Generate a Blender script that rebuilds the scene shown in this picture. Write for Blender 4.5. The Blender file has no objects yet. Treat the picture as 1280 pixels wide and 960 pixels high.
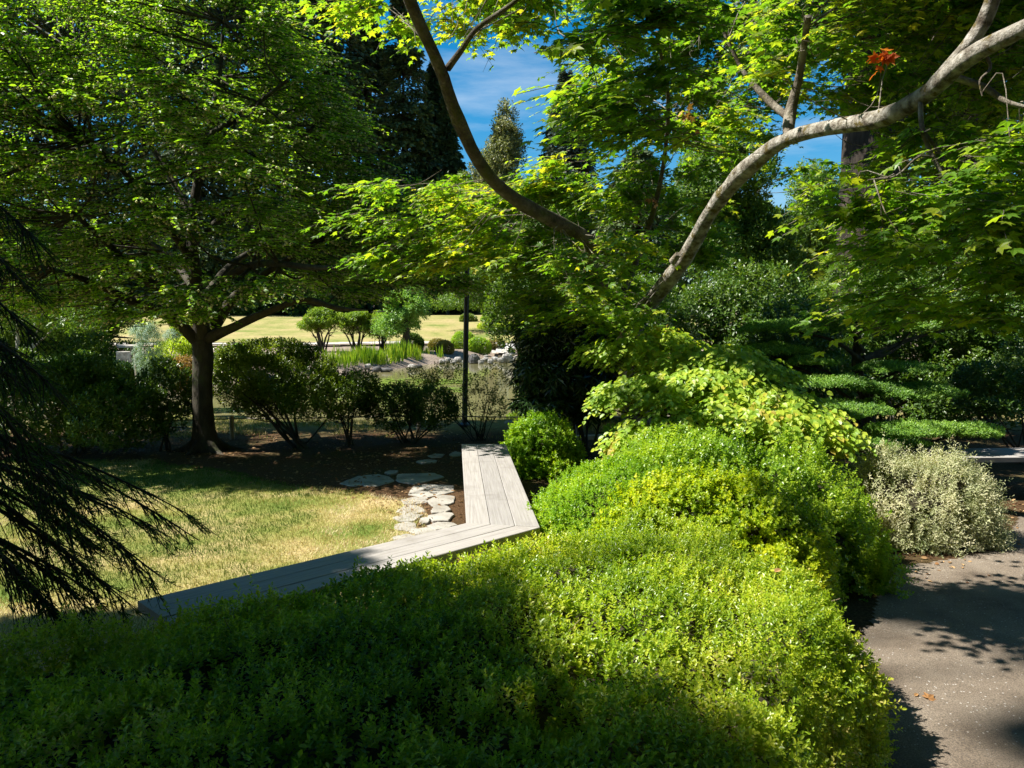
import bpy, math
import numpy as np
R = math.radians
sc = bpy.context.scene

# ------------------------------------------------------------------ camera, sky, sun, exposure
CAMZ = 1.85
PITCH = math.atan(85/967)
cam = bpy.data.cameras.new('camera'); camo = bpy.data.objects.new('camera', cam)
sc.collection.objects.link(camo); sc.camera = camo
cam.sensor_width = 36; cam.lens = 967/1280*36; cam.clip_start = 0.05; cam.clip_end = 2000
camo.location = (0, 0, CAMZ); camo.rotation_euler = (R(90)-PITCH, 0, 0)

SUN_ELEV = R(52); SUN_AZ_LEFT = R(91)            # sun stands to the left
SD = np.array([-math.sin(SUN_AZ_LEFT)*math.cos(SUN_ELEV), math.cos(SUN_AZ_LEFT)*math.cos(SUN_ELEV), math.sin(SUN_ELEV)])
w = bpy.data.worlds.new('World'); sc.world = w; w.use_nodes = True
nt = w.node_tree; nt.nodes.clear()
def wn(t, **k):
    n = nt.nodes.new(t)
    for a, b in k.items(): setattr(n, a, b)
    return n
sky = wn('ShaderNodeTexSky', sky_type='NISHITA', sun_disc=False, sun_elevation=SUN_ELEV, sun_rotation=-SUN_AZ_LEFT)
sky.altitude = 300; sky.air_density = 1.0; sky.dust_density = 0.15; sky.ozone_density = 2.5
tc = wn('ShaderNodeTexCoord'); mp = wn('ShaderNodeMapping'); mp.inputs['Scale'].default_value = (2.2, 2.2, 11)
mp.inputs['Rotation'].default_value = (0, R(12), 0)
nz = wn('ShaderNodeTexNoise'); nz.inputs['Scale'].default_value = 1.6; nz.inputs['Detail'].default_value = 7
nz.inputs['Roughness'].default_value = .6
cr = wn('ShaderNodeValToRGB'); cr.color_ramp.elements[0].position = .47; cr.color_ramp.elements[1].position = .9
cr.color_ramp.elements[1].color = (.55, .55, .55, 1)
mx = wn('ShaderNodeMix', data_type='RGBA'); mx.inputs['B'].default_value = (9, 9.5, 10, 1)
bg = wn('ShaderNodeBackground'); bg.inputs['Strength'].default_value = 0.05
wo = wn('ShaderNodeOutputWorld')
L = nt.links.new
L(tc.outputs['Generated'], mp.inputs[0]); L(mp.outputs[0], nz.inputs['Vector']); L(nz.outputs[0], cr.inputs[0])
L(cr.outputs[0], mx.inputs['Factor']); hs = wn('ShaderNodeHueSaturation'); hs.inputs['Saturation'].default_value = 1.5; hs.inputs['Value'].default_value = 1.2; hs.inputs['Hue'].default_value = .49; L(sky.outputs[0], hs.inputs['Color']); L(hs.outputs[0], mx.inputs['A']); L(mx.outputs['Result'], bg.inputs[0])
L(bg.outputs[0], wo.inputs[0])

sl = bpy.data.lights.new('sun', 'SUN'); sl.energy = 5.0; sl.angle = R(.53); sl.color = (1, .955, .87)
so = bpy.data.objects.new('sun', sl); sc.collection.objects.link(so)
from mathutils import Vector
so.rotation_euler = Vector(SD).to_track_quat('Z', 'Y').to_euler(); so.location = (-20, 5, 30)
sc.view_settings.view_transform = 'Standard'; sc.view_settings.look = 'None'
sc.view_settings.exposure = 1.27; sc.view_settings.gamma = 1; sc.view_settings.use_curve_mapping = False
cy = sc.cycles
cy.max_bounces = 7; cy.diffuse_bounces = 2; cy.glossy_bounces = 3; cy.transmission_bounces = 4
cy.transparent_max_bounces = 4; cy.use_denoising = True; cy.caustics_reflective = False; cy.caustics_refractive = False
cy.use_adaptive_sampling = True; cy.adaptive_threshold = 0.012; cy.sample_clamp_indirect = 6

# ------------------------------------------------------------------ measuring helpers
def ray(px, py):
    u = (px-640)/967; v = (480-py)/967
    return np.array([u, math.cos(PITCH)+v*math.sin(PITCH), -math.sin(PITCH)+v*math.cos(PITCH)])
def PX(px, py, d):
    r = ray(px, py); return np.array([0, 0, CAMZ]) + r*(d/r[1])
def G(px, py, z=0.0):
    r = ray(px, py); return np.array([0, 0, CAMZ]) + r*((z-CAMZ)/r[2])

# ------------------------------------------------------------------ numpy noise
def _h(i, j, k, s):
    n = (i*374761393 + j*668265263 + k*2147483647 + s*1274126177) & 0xffffffff
    n = ((n ^ (n >> 13))*1274126177) & 0xffffffff
    n = n ^ (n >> 16)
    return (n & 0xffff)/65535.0
def vnoise(p, scale=1.0, seed=0):
    p = np.asarray(p, float)*scale
    if p.shape[-1] == 2: p = np.concatenate([p, np.zeros(p.shape[:-1]+(1,))], -1)
    f = np.floor(p); t = p-f; t = t*t*(3-2*t); f = f.astype(np.int64)
    o = 0
    for a in (0, 1):
        for b in (0, 1):
            for c in (0, 1):
                o = o + _h(f[..., 0]+a, f[..., 1]+b, f[..., 2]+c, seed)*(t[..., 0] if a else 1-t[..., 0])*(t[..., 1] if b else 1-t[..., 1])*(t[..., 2] if c else 1-t[..., 2])
    return o
def fbm(p, scale=1.0, seed=0, o=3):
    v = 0; a = .5; s = 0
    for i in range(o):
        v = v + a*vnoise(p, scale*2**i, seed+i*17); s += a; a *= .5
    return v/s
def nrm(v):
    return v/np.maximum(np.linalg.norm(v, axis=-1, keepdims=True), 1e-9)

# ------------------------------------------------------------------ object helpers
def link(o, parent=None):
    sc.collection.objects.link(o)
    if parent is not None: o.parent = parent
    return o
def tag(o, label=None, cat=None, group=None, kind=None):
    if label: o['label'] = label
    if cat: o['category'] = cat
    if group: o['group'] = group
    if kind: o['kind'] = kind
    return o
def thing(name, loc, label, cat, group=None):
    o = bpy.data.objects.new(name, None); o.location = (0, 0, 0); o.empty_display_size = .1
    o.location = tuple(float(v) for v in loc)
    return tag(link(o), label, cat, group)
def mesh_np(name, V, F, mat, parent=None, rnd=None, smooth=False, tone=None):
    """V (n,3) world; F list of int arrays (m,k)."""
    V = np.asarray(V, np.float32)
    if not isinstance(F, list): F = [F]
    F = [np.asarray(f, np.int32) for f in F if len(f)]
    me = bpy.data.meshes.new(name)
    if parent is not None: V = V - np.array(parent.location, np.float32)
    me.vertices.add(len(V)); me.vertices.foreach_set('co', V.ravel())
    idx = np.concatenate([f.ravel() for f in F]); me.loops.add(len(idx)); me.loops.foreach_set('vertex_index', idx)
    tot = np.concatenate([np.full(len(f), f.shape[1], np.int32) for f in F])
    st = np.concatenate([[0], np.cumsum(tot)[:-1]]).astype(np.int32)
    me.polygons.add(len(tot)); me.polygons.foreach_set('loop_start', st)
    me.polygons.foreach_set('use_smooth', np.full(len(tot), bool(smooth)))
    if rnd is not None:
        a = me.attributes.new('rnd', 'FLOAT', 'FACE'); a.data.foreach_set('value', np.asarray(rnd, np.float32))
    if tone is not None:
        a = me.attributes.new('tone', 'FLOAT', 'FACE'); a.data.foreach_set('value', np.asarray(tone, np.float32))
    me.update(calc_edges=True); me.materials.append(mat)
    return link(bpy.data.objects.new(name, me), parent)

class Geo:
    def __init__(s): s.V = []; s.F = {}; s.n = 0
    def add(s, V, *Fs):
        V = np.asarray(V, float)
        for F in Fs:
            F = np.asarray(F); s.F.setdefault(F.shape[1], []).append(F+s.n)
        s.V.append(V); s.n += len(V)
    def build(s, name, mat, parent=None, smooth=False):
        return mesh_np(name, np.concatenate(s.V), [np.concatenate(f) for f in s.F.values()], mat, parent, smooth=smooth)
    def tube(s, P, rad, n=8, bump=0.0, seed=0, sub=3, fs=4.0):
        P = np.asarray(P, float); rad = np.asarray(rad, float)
        if np.ndim(rad) == 0: rad = np.full(len(P), float(rad))
        if sub > 1 and len(P) > 2:      # Catmull-Rom
            Q = np.vstack([2*P[0]-P[1], P, 2*P[-1]-P[-2]]); out = []; ro = []
            for i in range(len(P)-1):
                a, b, c, d = Q[i:i+4]
                for k in range(sub):
                    t = k/sub
                    out.append(.5*((2*b)+(c-a)*t+(2*a-5*b+4*c-d)*t*t+(3*b-a-3*c+d)*t**3)); ro.append(rad[i]*(1-t)+rad[i+1]*t)
            out.append(P[-1]); ro.append(rad[-1]); P = np.array(out); rad = np.array(ro)
        T = nrm(np.gradient(P, axis=0)); m = len(P)
        ref = np.array([0, 0, 1.]) if abs(T[0][2]) < .9 else np.array([1., 0, 0])
        V = []
        u = nrm(np.cross(T[0], ref))
        ang = np.arange(n)/n*2*math.pi
        for i in range(m):
            u = nrm(u - T[i]*np.dot(u, T[i])); v = np.cross(T[i], u)
            ring = P[i] + rad[i]*(np.cos(ang)[:, None]*u + np.sin(ang)[:, None]*v)
            if bump:
                q = (vnoise(ring, fs, seed)-.5)*2 + (vnoise(ring, fs*3, seed+5)-.5)
                ring = P[i] + (ring-P[i])*(1+bump*q)[:, None]
            V.append(ring)
        V = np.concatenate(V); i = np.arange(m-1)[:, None]*n; j = np.arange(n)[None, :]; j2 = (j+1) % n
        F = np.stack([i+j, i+j2, i+n+j2, i+n+j], -1).reshape(-1, 4)
        s.add(V, F)
        V2 = np.array([P[0], P[-1]])
        c0 = np.stack([np.full(n, 0), np.arange(n)+2, (np.arange(n)+1) % n+2], -1)
        s.add(np.vstack([V2[:1], V2[:1], V[:n]]), c0[:, ::-1]); s.add(np.vstack([V2[1:], V2[1:], V[-n:]]), c0)
    def sticks(s, P0, P1, r0, r1, n=3):
        P0 = np.asarray(P0, float); P1 = np.asarray(P1, float); N = len(P0)
        r0 = np.broadcast_to(r0, (N,)); r1 = np.broadcast_to(r1, (N,))
        T = nrm(P1-P0); ref = np.where(np.abs(T[:, 2:3]) < .9, [[0, 0, 1.]], [[1., 0, 0]])
        u = nrm(np.cross(T, ref)); v = np.cross(T, u); V = []
        for k in range(n):
            a = 2*math.pi*k/n; V.append(P0 + (math.cos(a)*u+math.sin(a)*v)*r0[:, None])
        for k in range(n):
            a = 2*math.pi*k/n; V.append(P1 + (math.cos(a)*u+math.sin(a)*v)*r1[:, None])
        V = np.stack(V, 1).reshape(-1, 3); b = (np.arange(N)*2*n)[:, None]
        F = np.concatenate([b+np.array([[k, (k+1) % n, n+(k+1) % n, n+k]]) for k in range(n)])
        s.add(V, F)
    def prism(s, top, z0, z1, bevel=0.0):
        """polygon (k,2) counter-clockwise, extruded from z0 to z1 with a bevelled top edge"""
        top = np.asarray(top, float); k = len(top); c = top.mean(0)
        rings = [(top, z0), (top, z1-bevel)] if bevel else [(top, z0), (top, z1)]
        if bevel:
            d = nrm(top-c); rings.append((top-d*bevel, z1))
        V = np.concatenate([np.column_stack([p, np.full(k, z) if np.ndim(z) == 0 else z]) for p, z in rings])
        F = []
        for r in range(len(rings)-1):
            for i in range(k): F.append([r*k+i, r*k+(i+1) % k, (r+1)*k+(i+1) % k, (r+1)*k+i])
        s.add(V, np.array(F)); m = (len(rings)-1)*k
        s.add(V[m:], np.arange(k)[None, :]); s.add(V[:k], np.arange(k)[None, ::-1])

# ------------------------------------------------------------------ materials
def M(name):
    m = bpy.data.materials.new(name); m.use_nodes = True; t = m.node_tree; t.nodes.clear()
    out = t.nodes.new('ShaderNodeOutputMaterial')
    return m, t, out
def ramp(t, stops, fac):
    r = t.nodes.new('ShaderNodeValToRGB'); e = r.color_ramp.elements
    while len(e) > 1: e.remove(e[-1])
    for i, (p, c) in enumerate(stops):
        x = e[0] if i == 0 else e.new(p)
        x.position = p; x.color = (*c, 1)
    t.links.new(fac, r.inputs[0]); return r.outputs[0]
def noise(t, scale, detail=4, rough=.55, coord='Object', stretch=None):
    c = t.nodes.new('ShaderNodeTexCoord'); n = t.nodes.new('ShaderNodeTexNoise')
    n.inputs['Scale'].default_value = scale; n.inputs['Detail'].default_value = detail; n.inputs['Roughness'].default_value = rough
    v = c.outputs[coord]
    if stretch:
        mpp = t.nodes.new('ShaderNodeMapping'); mpp.inputs['Scale'].default_value = stretch[:3]
        if len(stretch) > 3: mpp.inputs['Rotation'].default_value = (0, 0, stretch[3])
        t.links.new(v, mpp.inputs[0]); v = mpp.outputs[0]
    t.links.new(v, n.inputs['Vector']); return n.outputs[0]
def mixc(t, fac, a, b, mode='MIX'):
    m = t.nodes.new('ShaderNodeMix'); m.data_type = 'RGBA'; m.blend_type = mode
    for s, v in (('Factor', fac), ('A', a), ('B', b)):
        if isinstance(v, (int, float)): m.inputs[s].default_value = v
        elif isinstance(v, tuple): m.inputs[s].default_value = (*v, 1)
        else: t.links.new(v, m.inputs[s])
    return m.outputs['Result']
def mathn(t, op, a, b):
    m = t.nodes.new('ShaderNodeMath'); m.operation = op
    for i, v in enumerate((a, b)):
        if isinstance(v, (int, float)): m.inputs[i].default_value = v
        else: t.links.new(v, m.inputs[i])
    return m.outputs[0]
def leaf_mat(name, c0, c1, c2, trans=.38, rough=.42, spec=.35, bright=1.5, patch=.8, odd=None):
    m, t, out = M(name)
    a = t.nodes.new('ShaderNodeAttribute'); a.attribute_name = 'rnd'
    n = noise(t, patch, 2, .5)
    f = mathn(t, 'ADD', mathn(t, 'MULTIPLY', a.outputs['Fac'], .62), mathn(t, 'ADD', mathn(t, 'MULTIPLY', n, .95), -.22))
    stops = [(.12, c0), (.5, c1), (.88, c2)]
    if odd: stops = [(.12, c0), (.5, c1), (.84, c2), (.93, odd)]
    col = ramp(t, stops, f)
    p = t.nodes.new('ShaderNodeBsdfPrincipled'); p.inputs['Roughness'].default_value = rough
    p.inputs['Specular IOR Level'].default_value = spec
    t.links.new(col, p.inputs['Base Color'])
    tr = t.nodes.new('ShaderNodeBsdfTranslucent')
    tcx = mixc(t, 1.0, col, (bright*1.1, bright*1.12, bright*.42), 'MULTIPLY')
    t.links.new(tcx, tr.inputs['Color'])
    mxs = t.nodes.new('ShaderNodeMixShader'); mxs.inputs[0].default_value = trans
    t.links.new(p.outputs[0], mxs.inputs[1]); t.links.new(tr.outputs[0], mxs.inputs[2]); t.links.new(mxs.outputs[0], out.inputs[0])
    return m
def solid_mat(name, stops, scale, rough=.8, bump=.4, bscale=None, stretch=None, spec=.3, over=None, detail=6, metal=0, bdist=.02):
    m, t, out = M(name)
    n = noise(t, scale, detail, .6, stretch=stretch)
    col = ramp(t, stops, n)
    if over:
        osc, c, lo, hi = over
        k = ramp(t, [(lo, (0, 0, 0)), (hi, (1, 1, 1))], noise(t, osc, 5, .65))
        col = mixc(t, k, col, c)
    p = t.nodes.new('ShaderNodeBsdfPrincipled'); p.inputs['Roughness'].default_value = rough
    p.inputs['Specular IOR Level'].default_value = spec; p.inputs['Metallic'].default_value = metal
    t.links.new(col, p.inputs['Base Color'])
    if bump:
        b = t.nodes.new('ShaderNodeBump'); b.inputs['Strength'].default_value = bump; b.inputs['Distance'].default_value = bdist
        t.links.new(noise(t, bscale or scale*3, 6, .65, stretch=stretch), b.inputs['Height']); t.links.new(b.outputs[0], p.inputs['Normal'])
    t.links.new(p.outputs[0], out.inputs[0]); return m

MAT = {}
MAT['snowbell'] = leaf_mat('snowbell_leaf', (.055, .14, .012), (.16, .31, .02), (.34, .48, .035), trans=.48)
MAT['fruit'] = solid_mat('fruit', [(.3, (.42, .42, .2)), (.7, (.55, .5, .28))], 30, .5, 0)
MAT['maple'] = leaf_mat('maple_leaf', (.05, .13, .012), (.13, .25, .02), (.32, .39, .028), trans=.52, bright=1.75, odd=(.36, .34, .03))
MAT['dry_leaf'] = leaf_mat('dry_leaf', (.35, .06, .015), (.6, .15, .025), (.62, .28, .08), trans=.45, rough=.7, bright=1.3)
MAT['tan_leaf'] = leaf_mat('tan_dry_leaf', (.12, .05, .02), (.30, .15, .05), (.42, .24, .10), trans=.2, rough=.7, bright=1.1)
MAT['hedge'] = leaf_mat('hedge_leaf', (.06, .14, .010), (.24, .35, .016), (.50, .54, .05), trans=.45, rough=.36, spec=.5, patch=1.6, odd=(.55, .47, .16))
MAT['green_mound'] = leaf_mat('green_mound_leaf', (.08, .18, .012), (.19, .34, .015), (.36, .47, .022), trans=.42, rough=.38, patch=2)
MAT['yellow_mound'] = leaf_mat('yellow_mound_leaf', (.08, .16, .01), (.27, .38, .013), (.54, .55, .014), trans=.42, rough=.42, patch=2.2)
MAT['box'] = leaf_mat('box_leaf', (.07, .16, .012), (.20, .33, .02), (.38, .48, .035), trans=.42, rough=.34, spec=.5, patch=1.5)
MAT['varieg'] = leaf_mat('variegated_leaf', (.12, .17, .05), (.42, .44, .24), (.66, .62, .42), trans=.3, rough=.45, patch=4, bright=1.1)
MAT['dogwood'] = leaf_mat('dogwood_leaf', (.11, .22, .025), (.28, .42, .045), (.46, .52, .05), trans=.42, rough=.4, patch=1.2, odd=(.45, .36, .06), bright=1.35)
MAT['rhodo'] = leaf_mat('rhododendron_leaf', (.012, .032, .008), (.022, .055, .012), (.05, .09, .02), trans=.15, rough=.3, spec=.5)
MAT['camellia'] = leaf_mat('camellia_leaf', (.024, .06, .010), (.06, .125, .014), (.15, .22, .02), trans=.28, rough=.38, spec=.4)
MAT['azalea'] = leaf_mat('azalea_leaf', (.05, .10, .012), (.12, .19, .018), (.24, .29, .02), trans=.35, rough=.35, spec=.5, patch=1.4)
MAT['yew'] = leaf_mat('yew_leaf', (.06, .14, .03), (.14, .27, .045), (.26, .40, .065), trans=.35, rough=.4, patch=1.2)
MAT['dark_conifer'] = leaf_mat('dark_conifer_needle', (.014, .042, .009), (.034, .085, .014), (.065, .13, .02), trans=.3, rough=.6, spec=.2)
MAT['fir'] = leaf_mat('fir_needle', (.018, .038, .016), (.045, .08, .026), (.10, .14, .04), trans=.15, rough=.55, patch=.25)
MAT['blue_fir'] = leaf_mat('blue_fir_needle', (.02, .038, .03), (.045, .07, .055), (.08, .11, .08), trans=.12, rough=.55, patch=.25)
MAT['pine'] = leaf_mat('pine_needle', (.06, .10, .015), (.15, .19, .025), (.26, .28, .04), trans=.25, rough=.5, patch=.5)
MAT['mid'] = leaf_mat('woodland_leaf', (.03, .07, .010), (.07, .14, .015), (.16, .24, .022), trans=.38, patch=.35)
MAT['bright'] = leaf_mat('bright_tree_leaf', (.06, .13, .012), (.15, .24, .018), (.27, .34, .025), trans=.4, patch=.5)
MAT['olive'] = leaf_mat('olive_tree_leaf', (.07, .09, .03), (.15, .17, .055), (.24, .24, .10), trans=.3, patch=.4)
MAT['blue_cedar'] = leaf_mat('blue_cedar_needle', (.09, .15, .10), (.20, .30, .20), (.33, .44, .32), trans=.2, rough=.5, patch=3)
MAT['rust'] = leaf_mat('rust_tinted_leaf', (.12, .09, .02), (.25, .15, .03), (.38, .22, .05), trans=.3, patch=3)
MAT['ochre'] = leaf_mat('ochre_heather_leaf', (.10, .10, .02), (.2, .18, .035), (.32, .26, .06), trans=.25, patch=3)
MAT['cover'] = leaf_mat('ground_cover_leaf', (.18, .28, .02), (.34, .44, .03), (.5, .55, .05), trans=.35, patch=3)
MAT['iris'] = leaf_mat('iris_blade', (.07, .15, .015), (.17, .29, .02), (.36, .42, .05), trans=.45, patch=1)
MAT['lily'] = leaf_mat('lily_pad', (.16, .24, .04), (.30, .40, .07), (.42, .48, .12), trans=.15, rough=.3, spec=.5, patch=.8)
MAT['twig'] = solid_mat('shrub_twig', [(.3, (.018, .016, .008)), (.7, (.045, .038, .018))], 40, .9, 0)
MAT['dead_twig'] = solid_mat('dead_twig', [(.3, (.10, .07, .045)), (.7, (.26, .20, .14))], 30, .9, 0)
MAT['bark_dark'] = solid_mat('dark_bark', [(.3, (.025, .021, .015)), (.55, (.055, .047, .032)), (.8, (.10, .09, .065))], 9, .9, .9, 26, stretch=(1, 1, .35), over=(5, (.06, .075, .02), .55, .7))
MAT['bark_maple'] = solid_mat('maple_bark', [(.30, (.07, .055, .04)), (.5, (.20, .17, .13)), (.72, (.40, .37, .31))], 6, .88, 1, 22, over=(4.5, (.10, .085, .02), .56, .64), bdist=.03)
MAT['bark_shaded'] = solid_mat('mossy_shaded_bark', [(.3, (.03, .025, .018)), (.5, (.085, .07, .05)), (.72, (.18, .16, .12))], 7, .9, 1, 30, over=(4, (.07, .075, .02), .5, .6), bdist=.03)  # left maple limbs: shade put into a darker bark colour, plus real moss
MAT['bark_sunlit'] = solid_mat('mottled_sunlit_bark', [(.36, (.09, .07, .05)), (.5, (.26, .235, .19)), (.68, (.47, .44, .385))], 13, .88, 1, 34, over=(6, (.13, .10, .03), .57, .63), bdist=.03)  # right maple limb: sunlight put into a paler copy of the bark
MAT['bark_fir'] = solid_mat('fir_bark', [(.36, (.010, .008, .006)), (.5, (.03, .023, .017)), (.7, (.075, .056, .042))], 6, .95, 1, 9, stretch=(1, 1, .2), bdist=.06)
MAT['bark_pale'] = solid_mat('pale_bark', [(.4, (.25, .22, .18)), (.7, (.6, .56, .48))], 8, .8, .5, 20)
MAT['stone'] = solid_mat('flagstone', [(.25, (.18, .16, .13)), (.5, (.32, .30, .26)), (.8, (.43, .41, .37))], 5, .85, .8, 26, over=(9, (.26, .2, .12), .6, .75), bdist=.012)
MAT['rock'] = solid_mat('shore_rock', [(.25, (.12, .11, .10)), (.5, (.30, .28, .25)), (.8, (.52, .49, .45))], 2.5, .85, .9, 7, bdist=.08)
MAT['dark_rock'] = solid_mat('dark_rock', [(.25, (.04, .04, .04)), (.6, (.10, .095, .09)), (.85, (.22, .21, .19))], 4, .8, .9, 9, bdist=.04)
MAT['black_metal'] = solid_mat('black_metal', [(.3, (.018, .018, .02)), (.7, (.04, .04, .042))], 14, .38, .1, spec=.5)
MAT['rail'] = solid_mat('pale_rail', [(.3, (.35, .31, .24)), (.7, (.55, .5, .42))], 12, .7, .2)
MAT['stone_lantern'] = solid_mat('lantern_granite', [(.3, (.25, .24, .22)), (.7, (.5, .48, .45))], 9, .85, .5)

def wood_mat(name, ang, dark=1.0):
    m, t, out = M(name)
    c = t.nodes.new('ShaderNodeTexCoord')
    mp1 = t.nodes.new('ShaderNodeMapping'); mp1.inputs['Rotation'].default_value = (0, 0, -ang)
    mp2 = t.nodes.new('ShaderNodeMapping'); mp2.inputs['Scale'].default_value = (1.2, 38, 10)
    t.links.new(c.outputs['Object'], mp1.inputs[0]); t.links.new(mp1.outputs[0], mp2.inputs[0])
    g = t.nodes.new('ShaderNodeTexNoise'); g.inputs['Scale'].default_value = 2.2; g.inputs['Detail'].default_value = 8; g.inputs['Roughness'].default_value = .65
    t.links.new(mp2.outputs[0], g.inputs['Vector'])
    d = dark
    col = ramp(t, [(.25, (.22*d, .20*d, .18*d)), (.48, (.31*d, .29*d, .27*d)), (.75, (.39*d, .37*d, .35*d))], g.outputs[0])
    st = ramp(t, [(.52, (0, 0, 0)), (.72, (.8, .8, .8))], noise(t, 3.5, 6, .7))
    col = mixc(t, st, col, (.22*d, .20*d, .18*d))
    oi = t.nodes.new('ShaderNodeObjectInfo')
    tone = ramp(t, [(0, (.86, .86, .86)), (1, (1.05, 1.04, 1.02))], oi.outputs['Random'])
    col = mixc(t, 1.0, col, tone, 'MULTIPLY')
    p = t.nodes.new('ShaderNodeBsdfPrincipled'); p.inputs['Roughness'].default_value = .78; p.inputs['Specular IOR Level'].default_value = .3
    t.links.new(col, p.inputs['Base Color'])
    b = t.nodes.new('ShaderNodeBump'); b.inputs['Strength'].default_value = .5; b.inputs['Distance'].default_value = .003
    t.links.new(g.outputs[0], b.inputs['Height']); t.links.new(b.outputs[0], p.inputs['Normal']); t.links.new(p.outputs[0], out.inputs[0])
    return m

# ground materials
def ground_mat():
    m, t, out = M('mulch_and_soil')
    n1 = noise(t, 55, 8, .75); n2 = noise(t, 1.1, 4, .6)
    mul = ramp(t, [(.3, (.030, .018, .009)), (.5, (.10, .055, .025)), (.66, (.20, .12, .058)), (.8, (.36, .25, .14))], n1)
    moss = ramp(t, [(.35, (.04, .035, .015)), (.7, (.16, .13, .05))], n1)
    k = ramp(t, [(.48, (0, 0, 0)), (.62, (.8, .8, .8))], n2)
    near = mixc(t, k, mul, moss)
    n3 = noise(t, 3, 8, .7)
    far = ramp(t, [(.3, (.17, .13, .10)), (.7, (.34, .27, .21))], n3)
    geo = t.nodes.new('ShaderNodeNewGeometry'); sep = t.nodes.new('ShaderNodeSeparateXYZ'); t.links.new(geo.outputs['Position'], sep.inputs[0])
    mr = t.nodes.new('ShaderNodeMapRange'); mr.inputs['From Min'].default_value = 18; mr.inputs['From Max'].default_value = 24
    t.links.new(sep.outputs['Y'], mr.inputs['Value'])
    mr2 = t.nodes.new('ShaderNodeMapRange'); mr2.inputs['From Min'].default_value = 12.0; mr2.inputs['From Max'].default_value = 12.8
    t.links.new(sep.outputs['Y'], mr2.inputs['Value'])
    grassy = ramp(t, [(.3, (.10, .11, .03)), (.55, (.25, .21, .08)), (.75, (.36, .30, .12))], noise(t, 14, 8, .7))
    near = mixc(t, mr2.outputs[0], near, grassy)
    col = mixc(t, mr.outputs[0], near, far)
    p = t.nodes.new('ShaderNodeBsdfPrincipled'); p.inputs['Roughness'].default_value = .95; p.inputs['Specular IOR Level'].default_value = .15
    t.links.new(col, p.inputs['Base Color'])
    b = t.nodes.new('ShaderNodeBump'); b.inputs['Strength'].default_value = 1; b.inputs['Distance'].default_value = .03
    t.links.new(n1, b.inputs['Height']); t.links.new(b.outputs[0], p.inputs['Normal']); t.links.new(p.outputs[0], out.inputs[0])
    return m
def gravel_mat():
    m, t, out = M('gravel_and_grit')
    n1 = noise(t, 2.2, 5, .6); n2 = noise(t, 160, 3, .6)
    base = ramp(t, [(.3, (.11, .085, .062)), (.45, (.18, .145, .11)), (.7, (.25, .21, .165))], n1)
    grit = ramp(t, [(.35, (.5, .5, .5)), (.65, (1.25, 1.22, 1.18))], n2)
    col = mixc(t, 1.0, base, grit, 'MULTIPLY')
    c = t.nodes.new('ShaderNodeTexCoord'); v = t.nodes.new('ShaderNodeTexVoronoi'); v.inputs['Scale'].default_value = 75
    t.links.new(c.outputs['Object'], v.inputs['Vector'])
    sp = t.nodes.new('ShaderNodeSeparateColor'); t.links.new(v.outputs['Color'], sp.inputs[0])
    pick = mathn(t, 'MULTIPLY', mathn(t, 'GREATER_THAN', sp.outputs[0], .93), mathn(t, 'LESS_THAN', v.outputs['Distance'], .33))
    k2 = ramp(t, [(.35, (0, 0, 0)), (.5, (1, 1, 1))], noise(t, 1.3, 3, .5))
    pick = mathn(t, 'MULTIPLY', pick, k2)
    col = mixc(t, pick, col, (.42, .39, .35))
    p = t.nodes.new('ShaderNodeBsdfPrincipled'); p.inputs['Roughness'].default_value = .85; p.inputs['Specular IOR Level'].default_value = .3
    t.links.new(col, p.inputs['Base Color'])
    b = t.nodes.new('ShaderNodeBump'); b.inputs['Strength'].default_value = .8; b.inputs['Distance'].default_value = .008
    t.links.new(noise(t, 110, 5, .7), b.inputs['Height']); t.links.new(b.outputs[0], p.inputs['Normal']); t.links.new(p.outputs[0], out.inputs[0])
    return m
def lawn_mat(name, sc1, fine, st=None):
    m, t, out = M(name)
    k = noise(t, sc1, 5, .6)
    a = ramp(t, st or [(.35, (.14, .2, .035)), (.48, (.27, .27, .07)), (.62, (.45, .36, .16))], k)
    g = ramp(t, [(.3, (.6, .6, .6)), (.7, (1.2, 1.2, 1.2))], noise(t, fine, 8, .75))
    col = mixc(t, 1.0, a, g, 'MULTIPLY')
    p = t.nodes.new('ShaderNodeBsdfPrincipled'); p.inputs['Roughness'].default_value = .9; p.inputs['Specular IOR Level'].default_value = .15
    t.links.new(col, p.inputs['Base Color'])
    b = t.nodes.new('ShaderNodeBump'); b.inputs['Strength'].default_value = .8; b.inputs['Distance'].default_value = .02
    t.links.new(noise(t, fine, 6, .7), b.inputs['Height']); t.links.new(b.outputs[0], p.inputs['Normal']); t.links.new(p.outputs[0], out.inputs[0])
    return m
def water_mat():
    m, t, out = M('pond_water')
    p = t.nodes.new('ShaderNodeBsdfPrincipled'); p.inputs['Roughness'].default_value = .04
    p.inputs['Specular IOR Level'].default_value = .5; p.inputs['IOR'].default_value = 1.33
    col = ramp(t, [(.35, (.17, .155, .07)), (.7, (.24, .215, .10))], noise(t, .15, 3, .5)); t.links.new(col, p.inputs['Base Color'])
    b = t.nodes.new('ShaderNodeBump'); b.inputs['Strength'].default_value = .12; b.inputs['Distance'].default_value = .02
    t.links.new(noise(t, 2.5, 4, .5, stretch=(1, 2.4, 1)), b.inputs['Height']); t.links.new(b.outputs[0], p.inputs['Normal']); t.links.new(p.outputs[0], out.inputs[0])
    return m

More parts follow.
